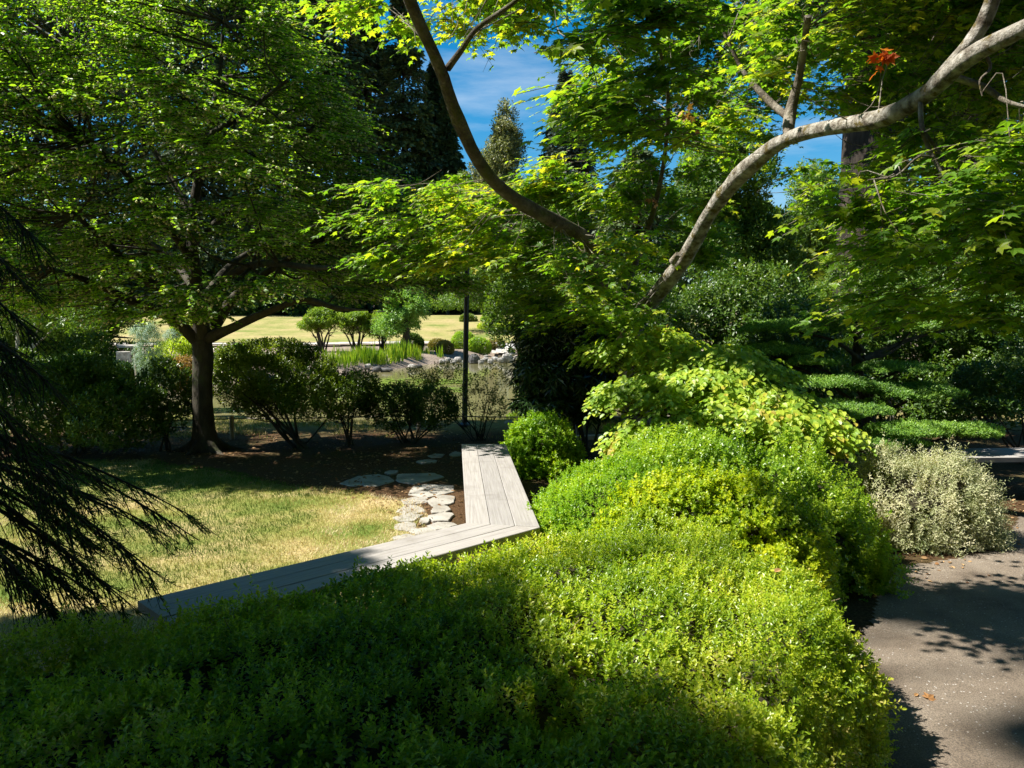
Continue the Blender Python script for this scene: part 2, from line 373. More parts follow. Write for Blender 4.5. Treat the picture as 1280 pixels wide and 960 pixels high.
# ------------------------------------------------------------------ terrain
WATER = -0.6
POND = np.array([(-17, 16.3), (-9, 15.6), (-2, 15.9), (4, 16.6), (10, 17), (15, 20), (17, 30), (15, 42), (8, 48), (0, 47.5), (-1.8, 44.5), (-3.3, 39.8), (-5, 35), (-6.4, 31.6), (-9.5, 30), (-10.5, 25), (-13, 21.5), (-18, 20)], float)
def sdf(P, poly):
    P = np.asarray(P, float); d = np.full(len(P), 1e9); inside = np.zeros(len(P), bool); n = len(poly)
    for i in range(n):
        a = poly[i]; b = poly[(i+1) % n]; e = b-a; wv = P-a
        t = np.clip((wv@e)/(e@e), 0, 1); q = wv-t[:, None]*e; d = np.minimum(d, (q*q).sum(1))
        c = ((a[1] > P[:, 1]) != (b[1] > P[:, 1])) & (P[:, 0] < (b[0]-a[0])*(P[:, 1]-a[1])/(b[1]-a[1]+1e-12)+a[0])
        inside ^= c
    return np.where(inside, -np.sqrt(d), np.sqrt(d))
def smooth(x, a, b):
    t = np.clip((x-a)/(b-a), 0, 1); return t*t*(3-2*t)
def H(P):
    P = np.atleast_2d(np.asarray(P, float))[:, :2]
    s = sdf(P, POND) + (vnoise(P, .7, 3)-.5)*.8
    y = P[:, 1]
    base = np.where(y > 24, -.15, 0.0)*smooth(y, 20, 30)
    up = smooth(y, 50, 84)*1.9 + smooth(y, 84, 140)*3.0
    flat = base + up + (vnoise(P, .15, 9)-.5)*.25*smooth(y, 14, 30) + (vnoise(P, 1.2, 4)-.5)*.03
    k = smooth(s, -.2, 2.2)
    out = (WATER-.12)*(1-k) + flat*k
    out = np.where(s < -.2, WATER-.12-np.clip(-s-.2, 0, 3)*.3, out)
    return out
def Hz(x, y): return float(H([[x, y]])[0])

def grid_mesh(xs, ys, off=0.0, mask=None):
    X, Y = np.meshgrid(xs, ys); P = np.column_stack([X.ravel(), Y.ravel()]); Z = H(P)+off
    nx, ny = len(xs), len(ys); i = np.arange(nx-1)[None, :]+np.arange(ny-1)[:, None]*nx
    F = np.stack([i, i+1, i+nx+1, i+nx], -1).reshape(-1, 4)
    if mask is not None:
        k = mask(P); F = F[k[F].all(1)]
    return np.column_stack([P, Z]), F
xs = np.concatenate([-np.geomspace(400, 20, 22), np.linspace(-18, 18, 181), np.geomspace(20, 400, 22)])
ys = np.concatenate([-np.geomspace(300, 4, 12), np.linspace(-3, 20, 180), np.linspace(20.4, 60, 90), np.geomspace(61, 700, 40)])
V, F = grid_mesh(xs, ys)
tag(mesh_np('ground', V, F, ground_mat(), smooth=True), 'brown mulch and bare soil under the shrubs', 'ground', kind='structure')

PATH = np.array([(.1, -3), (.35, .9), (.75, 1.9), (1.15, 2.6), (1.5, 3.3), (1.75, 4.0), (2.35, 4.8), (2.8, 5.6), (3.9, 6.1), (4.6, 7.0), (6.5, 7.6), (12, 8.2), (14, -3)], float)
def pmask(poly, n=.15, sc_=2.0, seed=0):
    return lambda P: sdf(P, poly)+(fbm(P, sc_, seed)-.5)*2*n < 0
V, F = grid_mesh(np.arange(0, 12, .03), np.arange(-1, 8.4, .03), .006, pmask(PATH, .12, 3.5, 5))
tag(mesh_np('gravel_path', V, F, gravel_mat(), smooth=True), 'gritty beige gravel path curving past the hedge', 'path', kind='structure')

LAWN = np.array([(-12, 3.2), (-2.0, 3.4), (-.75, 4.6), (-.75, 6.5), (-1.05, 7.6), (-2.2, 8.3), (-3.3, 9.0), (-4.5, 9.7), (-7, 9.9), (-12, 9.6)], float)
V, F = grid_mesh(np.arange(-12, -.4, .05), np.arange(3, 10.2, .05), .004, pmask(LAWN, .12, 2.2, 6))
tag(mesh_np('lawn', V, F, lawn_mat('near_lawn', 1.1, 60), smooth=True), 'dry straw-coloured lawn with green patches', 'lawn', kind='structure')

FARLAWN = np.array([(-60, 50), (-17, 52), (-8, 53.5), (-2, 53.5), (2.5, 51), (5, 49.6), (30, 52), (60, 60), (60, 110), (-60, 110)], float)
V, F = grid_mesh(np.arange(-40, 26, .35), np.arange(48, 96, .35), .16, pmask(FARLAWN, .15, .5, 7))
fl = tag(mesh_np('far_lawn', V, F, lawn_mat('far_lawn', .30, 4, [(.32, (.15, .19, .04)), (.47, (.28, .26, .09)), (.68, (.38, .30, .14))]), smooth=True), 'sloping sunlit lawn beyond the pond', 'lawn', kind='structure')
FPATH = np.array([(-40, 46), (-17, 49.3), (-8, 51.2), (-2.5, 51.2), (-1, 49.5), (-1.5, 47), (-.3, 47.5), (1.2, 50.6), (-2, 53.2), (-8, 53.2), (-17, 51.6), (-40, 48.5)], float)
V, F = grid_mesh(np.arange(-30, 4, .25), np.arange(45, 54, .25), .19, pmask(FPATH, .1, 1, 8))
tag(mesh_np('far_path', V, F, solid_mat('pale_gravel', [(.3, (.36, .33, .28)), (.7, (.5, .46, .40))], 3, .9, .3), smooth=True), 'pale path along the far side of the pond', 'path', kind='structure')
wv = np.array([(-22, 14.5, WATER), (20, 14.5, WATER), (20, 52, WATER), (-22, 52, WATER)])
tag(mesh_np('pond_water', wv, np.array([[0, 1, 2, 3]]), water_mat()), 'murky olive pond water', 'water', kind='structure')

# ------------------------------------------------------------------ leaves
def tmpl(V, F): return np.array(V, float), np.array(F)
T_OVAL = tmpl([(0, 0, 0), (.28, .24, .07), (.68, .22, .06), (1, 0, -.05), (.68, -.22, .06), (.28, -.24, .07)], [[0, 3, 2, 1], [0, 5, 4, 3]])
T_ROUND = tmpl([(0, 0, 0), (.25, .36, .08), (.65, .33, .06), (1, 0, -.10), (.65, -.33, .06), (.25, -.36, .08)], [[0, 3, 2, 1], [0, 5, 4, 3]])
T_LANCE = tmpl([(0, 0, 0), (.3, .13, .03), (.7, .12, .0), (1, 0, -.12), (.7, -.12, .0), (.3, -.13, .03)], [[0, 3, 2, 1], [0, 5, 4, 3]])
T_DIA = tmpl([(0, 0, 0), (.5, .27, .06), (1, 0, 0), (.5, -.27, .06)], [[0, 3, 2, 1]])
T_NEEDLE = tmpl([(0, 0, 0), (.5, .07, .02), (1, 0, 0), (.5, -.07, .02)], [[0, 3, 2, 1]])
T_BLADE = tmpl([(0, .5, 0), (0, -.5, 0), (.6, -.3, .04), (1, 0, .15), (.6, .3, .04)], [[0, 1, 2, 3], [0, 2, 3, 4]])
_tp = [(-105, .52), (-52, .86), (0, 1.0), (52, .86), (105, .52)]
_sp = [(-150, .22), (-80, .42), (-26, .52), (26, .52), (80, .42), (150, .22)]
_mv = [(.05, 0, 0)] + [(.05+r*math.cos(R(a)), r*math.sin(R(a)), .03) for a, r in _sp] + [(.05+r*math.cos(R(a)), r*math.sin(R(a)), -.09) for a, r in _tp]
T_MAPLE = tmpl(_mv, [[0, 1+i, 7+i, 2+i] for i in range(5)])
def frames(D, N):
    D = nrm(D); S = nrm(np.cross(N, D)); N2 = np.cross(D, S); return np.stack([D, S, N2], 1)
def leaf_geo(pos, D, N, size, T):
    tv, tf = T; Fm = frames(D, N)
    V = pos[:, None, :] + np.einsum('kc,ncx->nkx', tv, Fm)*np.asarray(size)[:, None, None]
    n = len(pos); F = (np.arange(n)[:, None, None]*len(tv) + tf[None]).reshape(-1, tf.shape[1])
    return V.reshape(-1, 3), F, len(tf)
def build_leaves(name, pos, D, N, size, T, mat, parent, rng, rnd=None):
    V, F, k = leaf_geo(pos, D, N, size, T)
    r = rng.random(len(pos)) if rnd is None else rnd
    return mesh_np(name, V, F, mat, parent, rnd=np.repeat(r, k))
def rdir(rng, n):
    return nrm(rng.normal(size=(n, 3)))

def shoots(rng, P, N, length, k, size, spread=.9):
    """k leaves spiralling up each short shoot; returns pos, dir, normal"""
    n = len(P); ax = nrm(N + rdir(rng, n)*.35)
    ref = nrm(np.cross(ax, rdir(rng, n))); b = np.cross(ax, ref)
    s = (np.arange(k)+.5)/k
    a = s*k*2.4 + rng.random((n, 1))*6.28
    rad = np.cos(a)[..., None]*ref[:, None] + np.sin(a)[..., None]*b[:, None]
    pos = P[:, None] + ax[:, None]*(s[None, :, None]*length - length*.6)
    up = (.25+1.3*s**2)[None, :, None]
    D = rad*spread + ax[:, None]*up + rng.normal(size=(n, k, 3))*.15
    Nn = ax[:, None]*1.0 - rad*.6 + SD*.45 + rng.normal(size=(n, k, 3))*.25
    sz = size*(1-.35*s)[None]*rng.uniform(.7, 1.2, (n, k))
    return pos.reshape(-1, 3), D.reshape(-1, 3), Nn.reshape(-1, 3), sz.ravel()

def twig_leaves(rng, P0, D, Lt, nl, size, droop=.25, up=(0, 0, 1), side=.9, tilt=.35, T=None):
    n = len(P0); s = np.linspace(.12, 1, nl)[None, :] + rng.uniform(-.04, .04, (n, nl))
    D = nrm(D); pos = P0[:, None] + D[:, None]*(Lt[:, None]*s)[..., None]
    pos[..., 2] -= droop*Lt[:, None]*s*s
    sd = np.cross(D, [0, 0, 1]); sd = nrm(sd)[:, None]*np.where(np.arange(nl) % 2, 1, -1)[None, :, None]
    ld = D[:, None]*1.0 + sd*side + np.array([0, 0, -.25]) + rng.normal(size=(n, nl, 3))*.22
    nn = np.array(up)[None, None] + SD*.35 + rng.normal(size=(n, nl, 3))*tilt
    sz = size*rng.uniform(.65, 1.15, (n, nl))*(1.05-.25*s)
    return pos.reshape(-1, 3), ld.reshape(-1, 3), nn.reshape(-1, 3), sz.ravel()

# ------------------------------------------------------------------ clipped shrubs as undulating surfaces
def mound(name, label, poly, hgt, r, mat, rng, dens, size, k=7, length=.04, bumps=.06, T=T_OVAL, cat='shrub', holes=.0, base=None, bscale=3.5, group=None, seed=0, ragged=.03, wob=.26):
    poly = np.asarray(poly, float); seed = seed or int(rng.integers(1e4))
    def f(P):
        s = -sdf(P, poly) + (fbm(P, 1.8, seed)-.5)*wob
        t = np.clip(s/r, 0, 1)
        pr = np.sqrt(np.clip(1-(1-t)**2.2, 0, 1))
        z = hgt*pr*(1+.10*(fbm(P, .9, seed+3)-.5)) + bumps*(fbm(P, bscale, seed+1, 3)-.5)*2*pr
        return z, s
    lo = poly.min(0)-.1; hi = poly.max(0)+.1
    area = np.prod(hi-lo); n = int(dens*area*2.6)
    P = rng.uniform(lo, hi, (n, 2)); e = .01
    z, s = f(P); zx = (f(P+[e, 0])[0]-z)/e; zy = (f(P+[0, e])[0]-z)/e
    wgt = np.sqrt(1+zx**2+zy**2); keep = (s > 0) & (rng.random(n)*2.6 < wgt) & (z > .04)
    P, z, zx, zy, wgt = P[keep], z[keep], zx[keep], zy[keep], wgt[keep]
    # steep sides get their height spread at random
    N = nrm(np.column_stack([-zx, -zy, np.full(len(P), .9)]))
    P3 = np.column_stack([P, z]) - N*(rng.random(len(P))**1.6*.05)[:, None] + N*rng.normal(0, ragged*.5, len(P))[:, None]
    if holes:
        q = vnoise(P3, 7, seed+9); q2 = vnoise(P3, 2.0, seed+4)
        P3 -= N*(np.clip(holes*1.3-q, 0, 1)*.35*(q2 > .35))[:, None]
    bz = Hz(*poly.mean(0))
    rim = np.where(s[keep] < .2)[0]; rim = np.repeat(rim, 3); Q3 = P3[rim].copy(); Q3[:, 2] *= rng.uniform(.02, 1, len(rim)); Q3 += rng.normal(0, .015, Q3.shape)
    P3 = np.concatenate([P3, Q3]); N = np.concatenate([N, N[rim]])
    P3[:, 2] += bz
    t = thing(name, (*poly.mean(0), bz), label, cat, group)
    ls = rng.choice(len(P3), len(P3)//22); PL = P3[ls]+nrm(N[ls]*.5+[0, 0, 1])*rng.uniform(.02, .065+ragged*.5, (len(ls), 1)); P3 = np.concatenate([P3, PL]); N = np.concatenate([N, N[ls]])
    sv = (.72+.62*fbm(P3, 3.0, seed+12))[:, None].repeat(k, 1).ravel()
    pos, D, Nn, sz = shoots(rng, P3, nrm(N+[0, 0, .35]), length, k, size); sz = sz*sv
    rr = np.clip(np.repeat(rng.random(len(P3)), k)*.55 + rng.random(len(pos))*.45, 0, 1)
    build_leaves('foliage', pos, D, Nn, sz, T, mat, t, rng, rr)
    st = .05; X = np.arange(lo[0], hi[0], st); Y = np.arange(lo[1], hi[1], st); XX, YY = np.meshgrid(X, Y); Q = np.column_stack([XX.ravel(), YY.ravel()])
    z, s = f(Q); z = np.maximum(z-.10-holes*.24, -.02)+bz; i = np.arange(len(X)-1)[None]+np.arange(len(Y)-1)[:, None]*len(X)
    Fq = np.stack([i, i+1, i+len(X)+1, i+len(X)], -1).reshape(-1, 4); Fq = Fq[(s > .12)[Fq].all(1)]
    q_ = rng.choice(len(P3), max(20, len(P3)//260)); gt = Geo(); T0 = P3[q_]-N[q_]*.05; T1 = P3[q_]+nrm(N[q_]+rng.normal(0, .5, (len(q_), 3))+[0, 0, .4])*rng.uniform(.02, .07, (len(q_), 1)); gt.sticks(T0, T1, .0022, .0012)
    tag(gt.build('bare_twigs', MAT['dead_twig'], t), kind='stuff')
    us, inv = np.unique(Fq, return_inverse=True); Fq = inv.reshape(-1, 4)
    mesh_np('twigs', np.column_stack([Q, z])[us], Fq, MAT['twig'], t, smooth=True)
    return t
def ell(cx, cy, rx, ry, n=24, rot=0):
    a = np.arange(n)/n*2*math.pi; p = np.column_stack([np.cos(a)*rx, np.sin(a)*ry]); c, s = math.cos(rot), math.sin(rot)
    return p@np.array([[c, s], [-s, c]]) + [cx, cy]

rng = np.random.default_rng(7)
MAIN = [(-4.6, 3.0), (-2.6, 3.05), (-1.8, 3.08), (-1.3, 3.32), (-.8, 3.80), (-.42, 3.96), (-.05, 4.14), (.22, 4.48), (.5, 4.95), (.9, 5.0), (1.35, 4.5), (1.64, 3.8), (1.6, 3.2), (1.32, 2.75), (1.0, 2.35), (.72, 1.8), (.5, 1.2), (.2, .75), (-4.6, .75)]
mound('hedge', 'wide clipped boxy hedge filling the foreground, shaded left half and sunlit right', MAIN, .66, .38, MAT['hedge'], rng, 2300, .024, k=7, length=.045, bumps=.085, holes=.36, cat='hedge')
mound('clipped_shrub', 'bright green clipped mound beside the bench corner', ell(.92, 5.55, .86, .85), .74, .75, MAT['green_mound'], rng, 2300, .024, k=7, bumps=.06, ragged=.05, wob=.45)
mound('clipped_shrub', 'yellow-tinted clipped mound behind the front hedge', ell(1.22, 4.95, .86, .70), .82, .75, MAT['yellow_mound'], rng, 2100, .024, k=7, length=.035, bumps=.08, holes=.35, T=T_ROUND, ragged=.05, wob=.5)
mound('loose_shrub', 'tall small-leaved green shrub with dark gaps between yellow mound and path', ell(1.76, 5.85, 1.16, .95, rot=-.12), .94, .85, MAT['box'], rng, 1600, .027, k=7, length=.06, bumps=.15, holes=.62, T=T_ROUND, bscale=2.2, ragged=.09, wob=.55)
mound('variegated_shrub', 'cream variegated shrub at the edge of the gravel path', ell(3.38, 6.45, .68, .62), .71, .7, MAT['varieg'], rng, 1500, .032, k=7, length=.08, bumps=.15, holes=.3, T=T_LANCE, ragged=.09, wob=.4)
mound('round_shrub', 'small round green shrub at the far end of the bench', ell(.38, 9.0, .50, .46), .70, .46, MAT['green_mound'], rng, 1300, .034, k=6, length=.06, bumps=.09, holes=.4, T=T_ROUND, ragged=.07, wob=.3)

# ------------------------------------------------------------------ bench
def bench(name, label, pts_back, pts_front, z, th, mat_angs, posts, group=None):
    pts_back = [np.asarray(p, float) for p in pts_back]; pts_front = [np.asarray(p, float) for p in pts_front]
    t = thing(name, (*pts_back[0], 0), label, 'bench', group)
    for sgm in range(len(pts_back)-1):
        b0, b1, f0, f1 = pts_back[sgm], pts_back[sgm+1], pts_front[sgm], pts_front[sgm+1]
        m = wood_mat('weathered_wood', mat_angs[sgm]); gp = .003
        for i in range(3):
            a, c = i/3+gp*.9*(i > 0), (i+1)/3-gp*.9*(i < 2)
            N = 10; V = []
            for j in range(N+1):
                u = j/N; B = b0*(1-u)+b1*u; Fr = f0*(1-u)+f1*u; e = nrm(Fr-B)
                p0 = B+(Fr-B)*a; p1 = B+(Fr-B)*c; bev = .0035
                zz = z + (vnoise(np.array([[u*3, i*5., sgm*7.]]), 1, 3)[0]-.5)*.004
                V += [(*p0, zz-th), (*p0, zz-bev), (*(p0+e*bev), zz), (*(p1-e*bev), zz), (*p1, zz-bev), (*p1, zz-th)]
            Fc = []
            for j in range(N):
                for q in range(6):
                    q2 = (q+1) % 6; Fc.append([j*6+q, j*6+q2, (j+1)*6+q2, (j+1)*6+q])
            g = Geo(); g.add(V, Fc); g.add(V[:6], [list(range(6))[::-1]]); g.add(V[-6:], [list(range(6))])
            g.build('plank', m, t)
    for (x, y, a, wd, dp) in posts:
        g = Geo(); c, s = math.cos(a), math.sin(a)
        q = np.array([(-wd, -dp), (wd, -dp), (wd, dp), (-wd, dp)])@np.array([[c, s], [-s, c]])/2+[x, y]
        g.prism(q, -.02, z-th-.003, .004); g.build('post', MAT['post'], t)
        g = Geo(); q = np.array([(-.04, -.21), (.04, -.21), (.04, .21), (-.04, .21)])@np.array([[c, s], [-s, c]])+[x, y]
    return t
MAT['post'] = solid_mat('post_wood', [(.3, (.30, .26, .2)), (.7, (.5, .45, .37))], 9, .8, .5, stretch=(3, 3, .6))
Z = .45
Lb = G(172, 751, Z)[:2]; I = G(583, 654, Z)[:2]; O = G(675, 659, Z)[:2]; FL = G(577, 555, Z)[:2]; FR = G(632, 555, Z)[:2]
d = nrm(I-Lb); nn = np.array([d[1], -d[0]]); Lf = Lb+nn*.46+d*.02
# front edge of the near run bows gently towards the corner
a1 = math.atan2(d[1], d[0]); dd = FL-I; a2 = math.atan2(dd[1], dd[0])
pm = Lb+d*1.45+nn*.30
bench('wooden_bench', 'long weathered grey plank bench that bends at a corner beside the lawn', [Lb, I, FL], [Lf, O, FR], Z, .05, [a1, a2],
      [(*(Lb+d*.3+nn*.23), a1, .10, .30), (*(Lb+d*1.62+nn*.30), a1, .12, .26), (*(I+(O-I)*.5+dd*.45), a2, .10, .30), (*(FL+(FR-FL)*.5-dd*.06), a2, .10, .30)])
b0 = G(1156, 561, Z)[:2]; b1 = b0+np.array([4.2, .25]); f0 = b0+np.array([.16, -.5]); f1 = b1+np.array([0, -.62])
bench('wooden_bench', 'shaded grey plank bench under the tiered yew at the right edge', [b0, b1], [f0, f1], Z, .05, [0.05], [(b0[0]+1.3, b0[1]-.2, 0, .1, .3), (b0[0]+3.4, b0[1]-.2, 0, .1, .3)])

# ------------------------------------------------------------------ flagstones
stones = [(460, 600, 60, 13, 'long dappled flagstone at the lawn edge, farthest left'), (523, 597, 56, 13, 'broad dappled flagstone half in tree shade'),
 (537, 612, 56, 15, 'broadest pale flagstone where the stone path turns'), (518, 625, 31, 9, 'narrow flagstone on the lawn side below the broadest one'),
 (552, 625, 31, 13, 'rounded pale flagstone on the bench side below the broadest one'), (514, 636, 38, 11, 'oval flagstone against the lawn, third row from the bend'),
 (551, 636.5, 25, 9, 'small pale flagstone near the bench, third row from the bend'), (510, 646, 33, 10, 'wedge-shaped flagstone against the lawn, fourth row from the bend'),
 (552, 645.5, 32, 10, 'long flagstone near the bench, fourth row from the bend'), (531, 650, 14, 7, 'smallest flagstone, wedged in the middle of the stone path'),
 (508, 657, 29, 11, 'grey flagstone against the lawn, fifth row from the bend'), (553, 656.5, 34, 9, 'smooth flagstone near the bench, fifth row from the bend'),
 (530, 663.5, 33, 9, 'pale flagstone touching the bench, centre of its last row'), (506, 671, 27, 8, 'lowest flagstone, half hidden by the bench edge'),
 (569, 567.5, 15, 6, 'brownish rounded stone by the far end of the bench'), (534, 576.5, 26, 5, 'thin shaded flagstone under the tree, nearest its centre'),
 (546, 569, 19, 5, 'small shaded flagstone farthest from the lawn'), (490, 590, 16, 5, 'small stone between the two dappled flagstones')]
for i, (px, py, wpx, hpx, lab) in enumerate(stones):
    c = G(px, py, .02)[:2]; a = G(px, py-hpx/2, .02)[1]-G(px, py+hpx/2, .02)[1]; wd = wpx/967*c[1]*1.06; a *= 1.07
    r_ = np.random.default_rng(100+i); n = 22; th = np.arange(n)/n*2*math.pi
    nc_ = int(r_.integers(5, 8)); ca = (np.arange(nc_)+r_.uniform(-.28, .28, nc_)+r_.random())/nc_*2*math.pi; cr_ = r_.uniform(.96, 1.22, nc_)
    cp = np.column_stack([np.cos(ca)*wd/2*cr_, np.sin(ca)*a/2*cr_]); pl = []
    for q in range(nc_):
        A_, B_, C_ = cp[q-1], cp[q], cp[(q+1) % nc_]
        for tt in (-.8, -.45, -.18, .0, .18, .45): pl.append((B_+(A_-B_)*(-tt)*.5 if tt < 0 else B_+(C_-B_)*tt) if tt else B_*.96+(A_+C_)*.02)
    pl = np.array(pl)+r_.normal(0, .004, (len(pl), 2))+c; pc = pl-pl.mean(0); pl = pl[np.argsort(np.arctan2(pc[:, 1]/a, pc[:, 0]/wd))]
    hz = .016+.012*r_.random(); g = Geo(); g.prism(pl, -.03, hz, .006)
    o = g.build('flagstone', MAT['stone']); tag(o, lab, 'flagstone', 'flagstones of the stepping path')

# ------------------------------------------------------------------ grass blades (lawn texture)
rng = np.random.default_rng(11)
n = 230000; P = np.column_stack([rng.uniform(-7.5, -.4, n), 3.1+(rng.random(n)**1.25)*7.0])
k = (sdf(P, LAWN)+(fbm(P, 2.2, 6)-.5)*.24 < .04) & (P[:, 0] > -.72*P[:, 1]-.3); P = P[k]
f1 = fbm(P, .75, 21, 4); f2 = fbm(P, 3.2, 22, 3)
tone = np.clip((f1-.5)*2.6+(f2-.5)*1.2+.72-smooth(P[:, 1], 6.0, 9.5)*.62+rng.normal(0, .13, len(P)), 0, 1)
pos = np.column_stack([P, H(P)+.003]); az = rng.random(len(P))*6.28; lean = rng.uniform(.15, 1.5, len(P))
D = np.column_stack([np.cos(az)*lean, np.sin(az)*lean, np.ones(len(P))]); Nn = np.column_stack([-np.sin(az), np.cos(az), rng.normal(0, .4, len(P))]); Nn = np.cross(D, Nn)
V, F, kk = leaf_geo(pos, D, Nn, rng.uniform(.016, .038, len(P)), (T_BLADE[0]*[1, .16, 1], T_BLADE[1]))
m, t, out = M('lawn_grass'); at = t.nodes.new('ShaderNodeAttribute'); at.attribute_name = 'rnd'
col = ramp(t, [(0, (.09, .17, .02)), (.3, (.20, .26, .04)), (.55, (.48, .43, .13)), (.8, (.70, .57, .27)), (1, (.78, .66, .42))], at.outputs['Fac'])
p = t.nodes.new('ShaderNodeBsdfPrincipled'); p.inputs['Roughness'].default_value = .7; p.inputs['Specular IOR Level'].default_value = .2; t.links.new(col, p.inputs['Base Color'])
tr = t.nodes.new('ShaderNodeBsdfTranslucent'); t.links.new(col, tr.inputs[0]); ms = t.nodes.new('ShaderNodeMixShader'); ms.inputs[0].default_value = .3
t.links.new(p.outputs[0], ms.inputs[1]); t.links.new(tr.outputs[0], ms.inputs[2]); t.links.new(ms.outputs[0], out.inputs[0])
tag(mesh_np('lawn_grass', V, F, m, rnd=np.repeat(tone, kk)), 'short dry mown grass with greener patches near the tree', 'grass', kind='stuff')
# fallen leaf litter on the mulch
n = 16000; P = np.column_stack([rng.uniform(-7, 5, n), rng.uniform(5.2, 12.5, n)])
k = (sdf(P, LAWN) > -.25) & (rng.random(n) < (fbm(P, 1.1, 31)*1.5-.15)*np.where(sdf(P, PATH) > -.25, 1, .07)); P = P[k]; n = len(P)
Nn = np.array([0, 0, 1.])+rng.normal(size=(n, 3))*.35
m_l = leaf_mat('leaf_litter', (.08, .035, .015), (.22, .11, .04), (.42, .27, .13), trans=.1, rough=.8, bright=1)
build_leaves('leaf_litter', np.column_stack([P, H(P)+.012]), rdir(rng, n)*[1, 1, .15], Nn, rng.uniform(.02, .055, n), T_OVAL, m_l, None, rng)
tag(bpy.data.objects['leaf_litter'], 'brown dry leaf litter scattered over the mulch', 'leaf litter', kind='stuff')
n = 60000; P = np.column_stack([rng.uniform(-9, 7, n), rng.uniform(11.6, 16.2, n)])
s_ = fbm(P, .9, 33); k = (s_ > .47) & (sdf(P, POND) > .1); P = P[k]; n = len(P); az = rng.random(n)*6.28; lean = rng.uniform(.2, 1.3, n)
D = np.column_stack([np.cos(az)*lean, np.sin(az)*lean, np.ones(n)]); Nn = np.cross(D, np.column_stack([-np.sin(az), np.cos(az), np.zeros(n)]))
V, F, kk = leaf_geo(np.column_stack([P, H(P)]), D, Nn, rng.uniform(.03, .08, n), (T_BLADE[0]*[1, .12, 1], T_BLADE[1]))
tag(mesh_np('bank_grass', V, F, m, rnd=np.repeat(np.clip(rng.normal(.42, .25, n), 0, 1), kk)), 'rough grass on the near bank of the pond', 'grass', kind='stuff')

# ------------------------------------------------------------------ volume shrubs with visible stems
def bush(name, label, base, blobs, mat, rng, n, size, T=T_OVAL, droop=0.0, stems=7, up=.6, shell=.35, gaps=.35, gs=3.0, cat='shrub', group=None, sr=.014, stem_mat='bark_dark', k=5, length=.08, parent=None, flat=None):
    """blobs: list of (centre, radii)"""
    t = parent or thing(name, base, label, cat, group)
    vol = np.array([b[1][0]*b[1][1]*b[1][2] for b in blobs])**(2/3); cnt = (vol/vol.sum()*n).astype(int); PP = []; NN = []
    sd = int(rng.integers(1e5))
    for (c, r), m in zip(blobs, cnt):
        m = int(m*2.2)
        u = rdir(rng, m); rr = 1-rng.random(m)**1.5*shell; rr = rr*(1+.28*(fbm(u*np.array(r)+c, gs*.7, sd)-.5)*2)
        P = u*rr[:, None]*np.array(r)+np.array(c); q = fbm(P, gs, sd+2, 2)
        kp = (q > gaps) & ((u[:, 2] > -.55) | (rng.random(m) < .35)); P = P[kp][:int(m/2.2)+1]; u = u[kp][:int(m/2.2)+1]
        PP.append(P); NN.append(nrm(u/np.array(r)))
    P = np.concatenate(PP); N = np.concatenate(NN)
    A = nrm(N*(1-up)+np.array([0, 0, up]) if droop == 0 else N*.6+np.array([0, 0, -droop]))
    pos, D, Nn, sz = shoots(rng, P, A, length, k, size)
    if droop:
        D = D*[1, 1, .6]+[0, 0, -droop*.8]; Nn = Nn*.4+np.array([0, 0, 1.])+np.repeat(N, k, 0)*.7
    elif flat:
        Nn = Nn*.4+[0, 0, flat]
    rr = np.clip(np.repeat(rng.random(len(P)), k)*.5+rng.random(len(pos))*.5, 0, 1)
    build_leaves('foliage' if cat != 'tree' else 'crown', pos, D, Nn, sz, T, mat, t, rng, rr)
    if stems:
        g = Geo(); base = np.asarray(base, float)
        for i in range(stems):
            c, r = blobs[i % len(blobs)]; e = np.array(c)+rdir(rng, 1)[0]*np.array(r)*.75; e[2] = max(e[2], base[2]+.2)
            s = base+np.array([*rng.normal(0, .05+sr*1.5, 2), -.03]); mid = s*.45+e*.55+rng.normal(0, .07, 3)*np.linalg.norm(e-s)*.6
            mid[2] = s[2]+(e[2]-s[2])*.6; rr_ = sr*rng.uniform(.7, 1.2)
            g.tube([s, s*.6+mid*.4+rng.normal(0, .02, 3), mid, e], [rr_*1.2, rr_, rr_*.75, rr_*.3], 6, sub=3)
            for q in range(3):
                e2 = mid+(e-mid)*rng.uniform(.0, .6)+rdir(rng, 1)[0]*np.array(r)*.6; g.tube([mid, (mid+e2)/2+rng.normal(0, .03, 3), e2], [rr_*.5, rr_*.35, rr_*.2], 5, sub=2)
        g.build('stems' if cat != 'tree' else 'trunk', MAT[stem_mat], t, smooth=True)
    return t
def B(px, py, d, rx, ry, rz): return (tuple(PX(px, py, d)), (rx, ry, rz))
rng = np.random.default_rng(21)
def gb(px, d): x = (px-640)/967*d; return (x, d, Hz(x, d))

# row of shrubs between lawn and pond
bush('pond_shrub', 'big dark broadleaf shrub at the far left behind the lawn, lit on top', gb(90, 10.3), [B(60, 510, 10.3, .85, .7, .60), B(150, 520, 10.1, .65, .6, .48), B(95, 480, 10.6, .8, .6, .38)], MAT['camellia'], rng, 6000, .065, stems=9)
bush('pond_shrub', 'small dark shrub just left of the large tree trunk', gb(208, 10.6), [B(208, 495, 10.8, .42, .4, .55)], MAT['camellia'], rng, 1100, .06, stems=5)
bush('flat_topped_shrub', 'leggy shrub with a flat sunlit top right of the tree trunk', gb(370, 10.8), [B(335, 442, 11.2, .78, .65, .22), B(312, 475, 11.0, .60, .55, .44), B(372, 474, 10.9, .66, .6, .44), B(395, 498, 10.6, .55, .5, .34), B(340, 500, 11.2, .5, .5, .3)], MAT['azalea'], rng, 8200, .05, stems=10, up=.7, sr=.018)
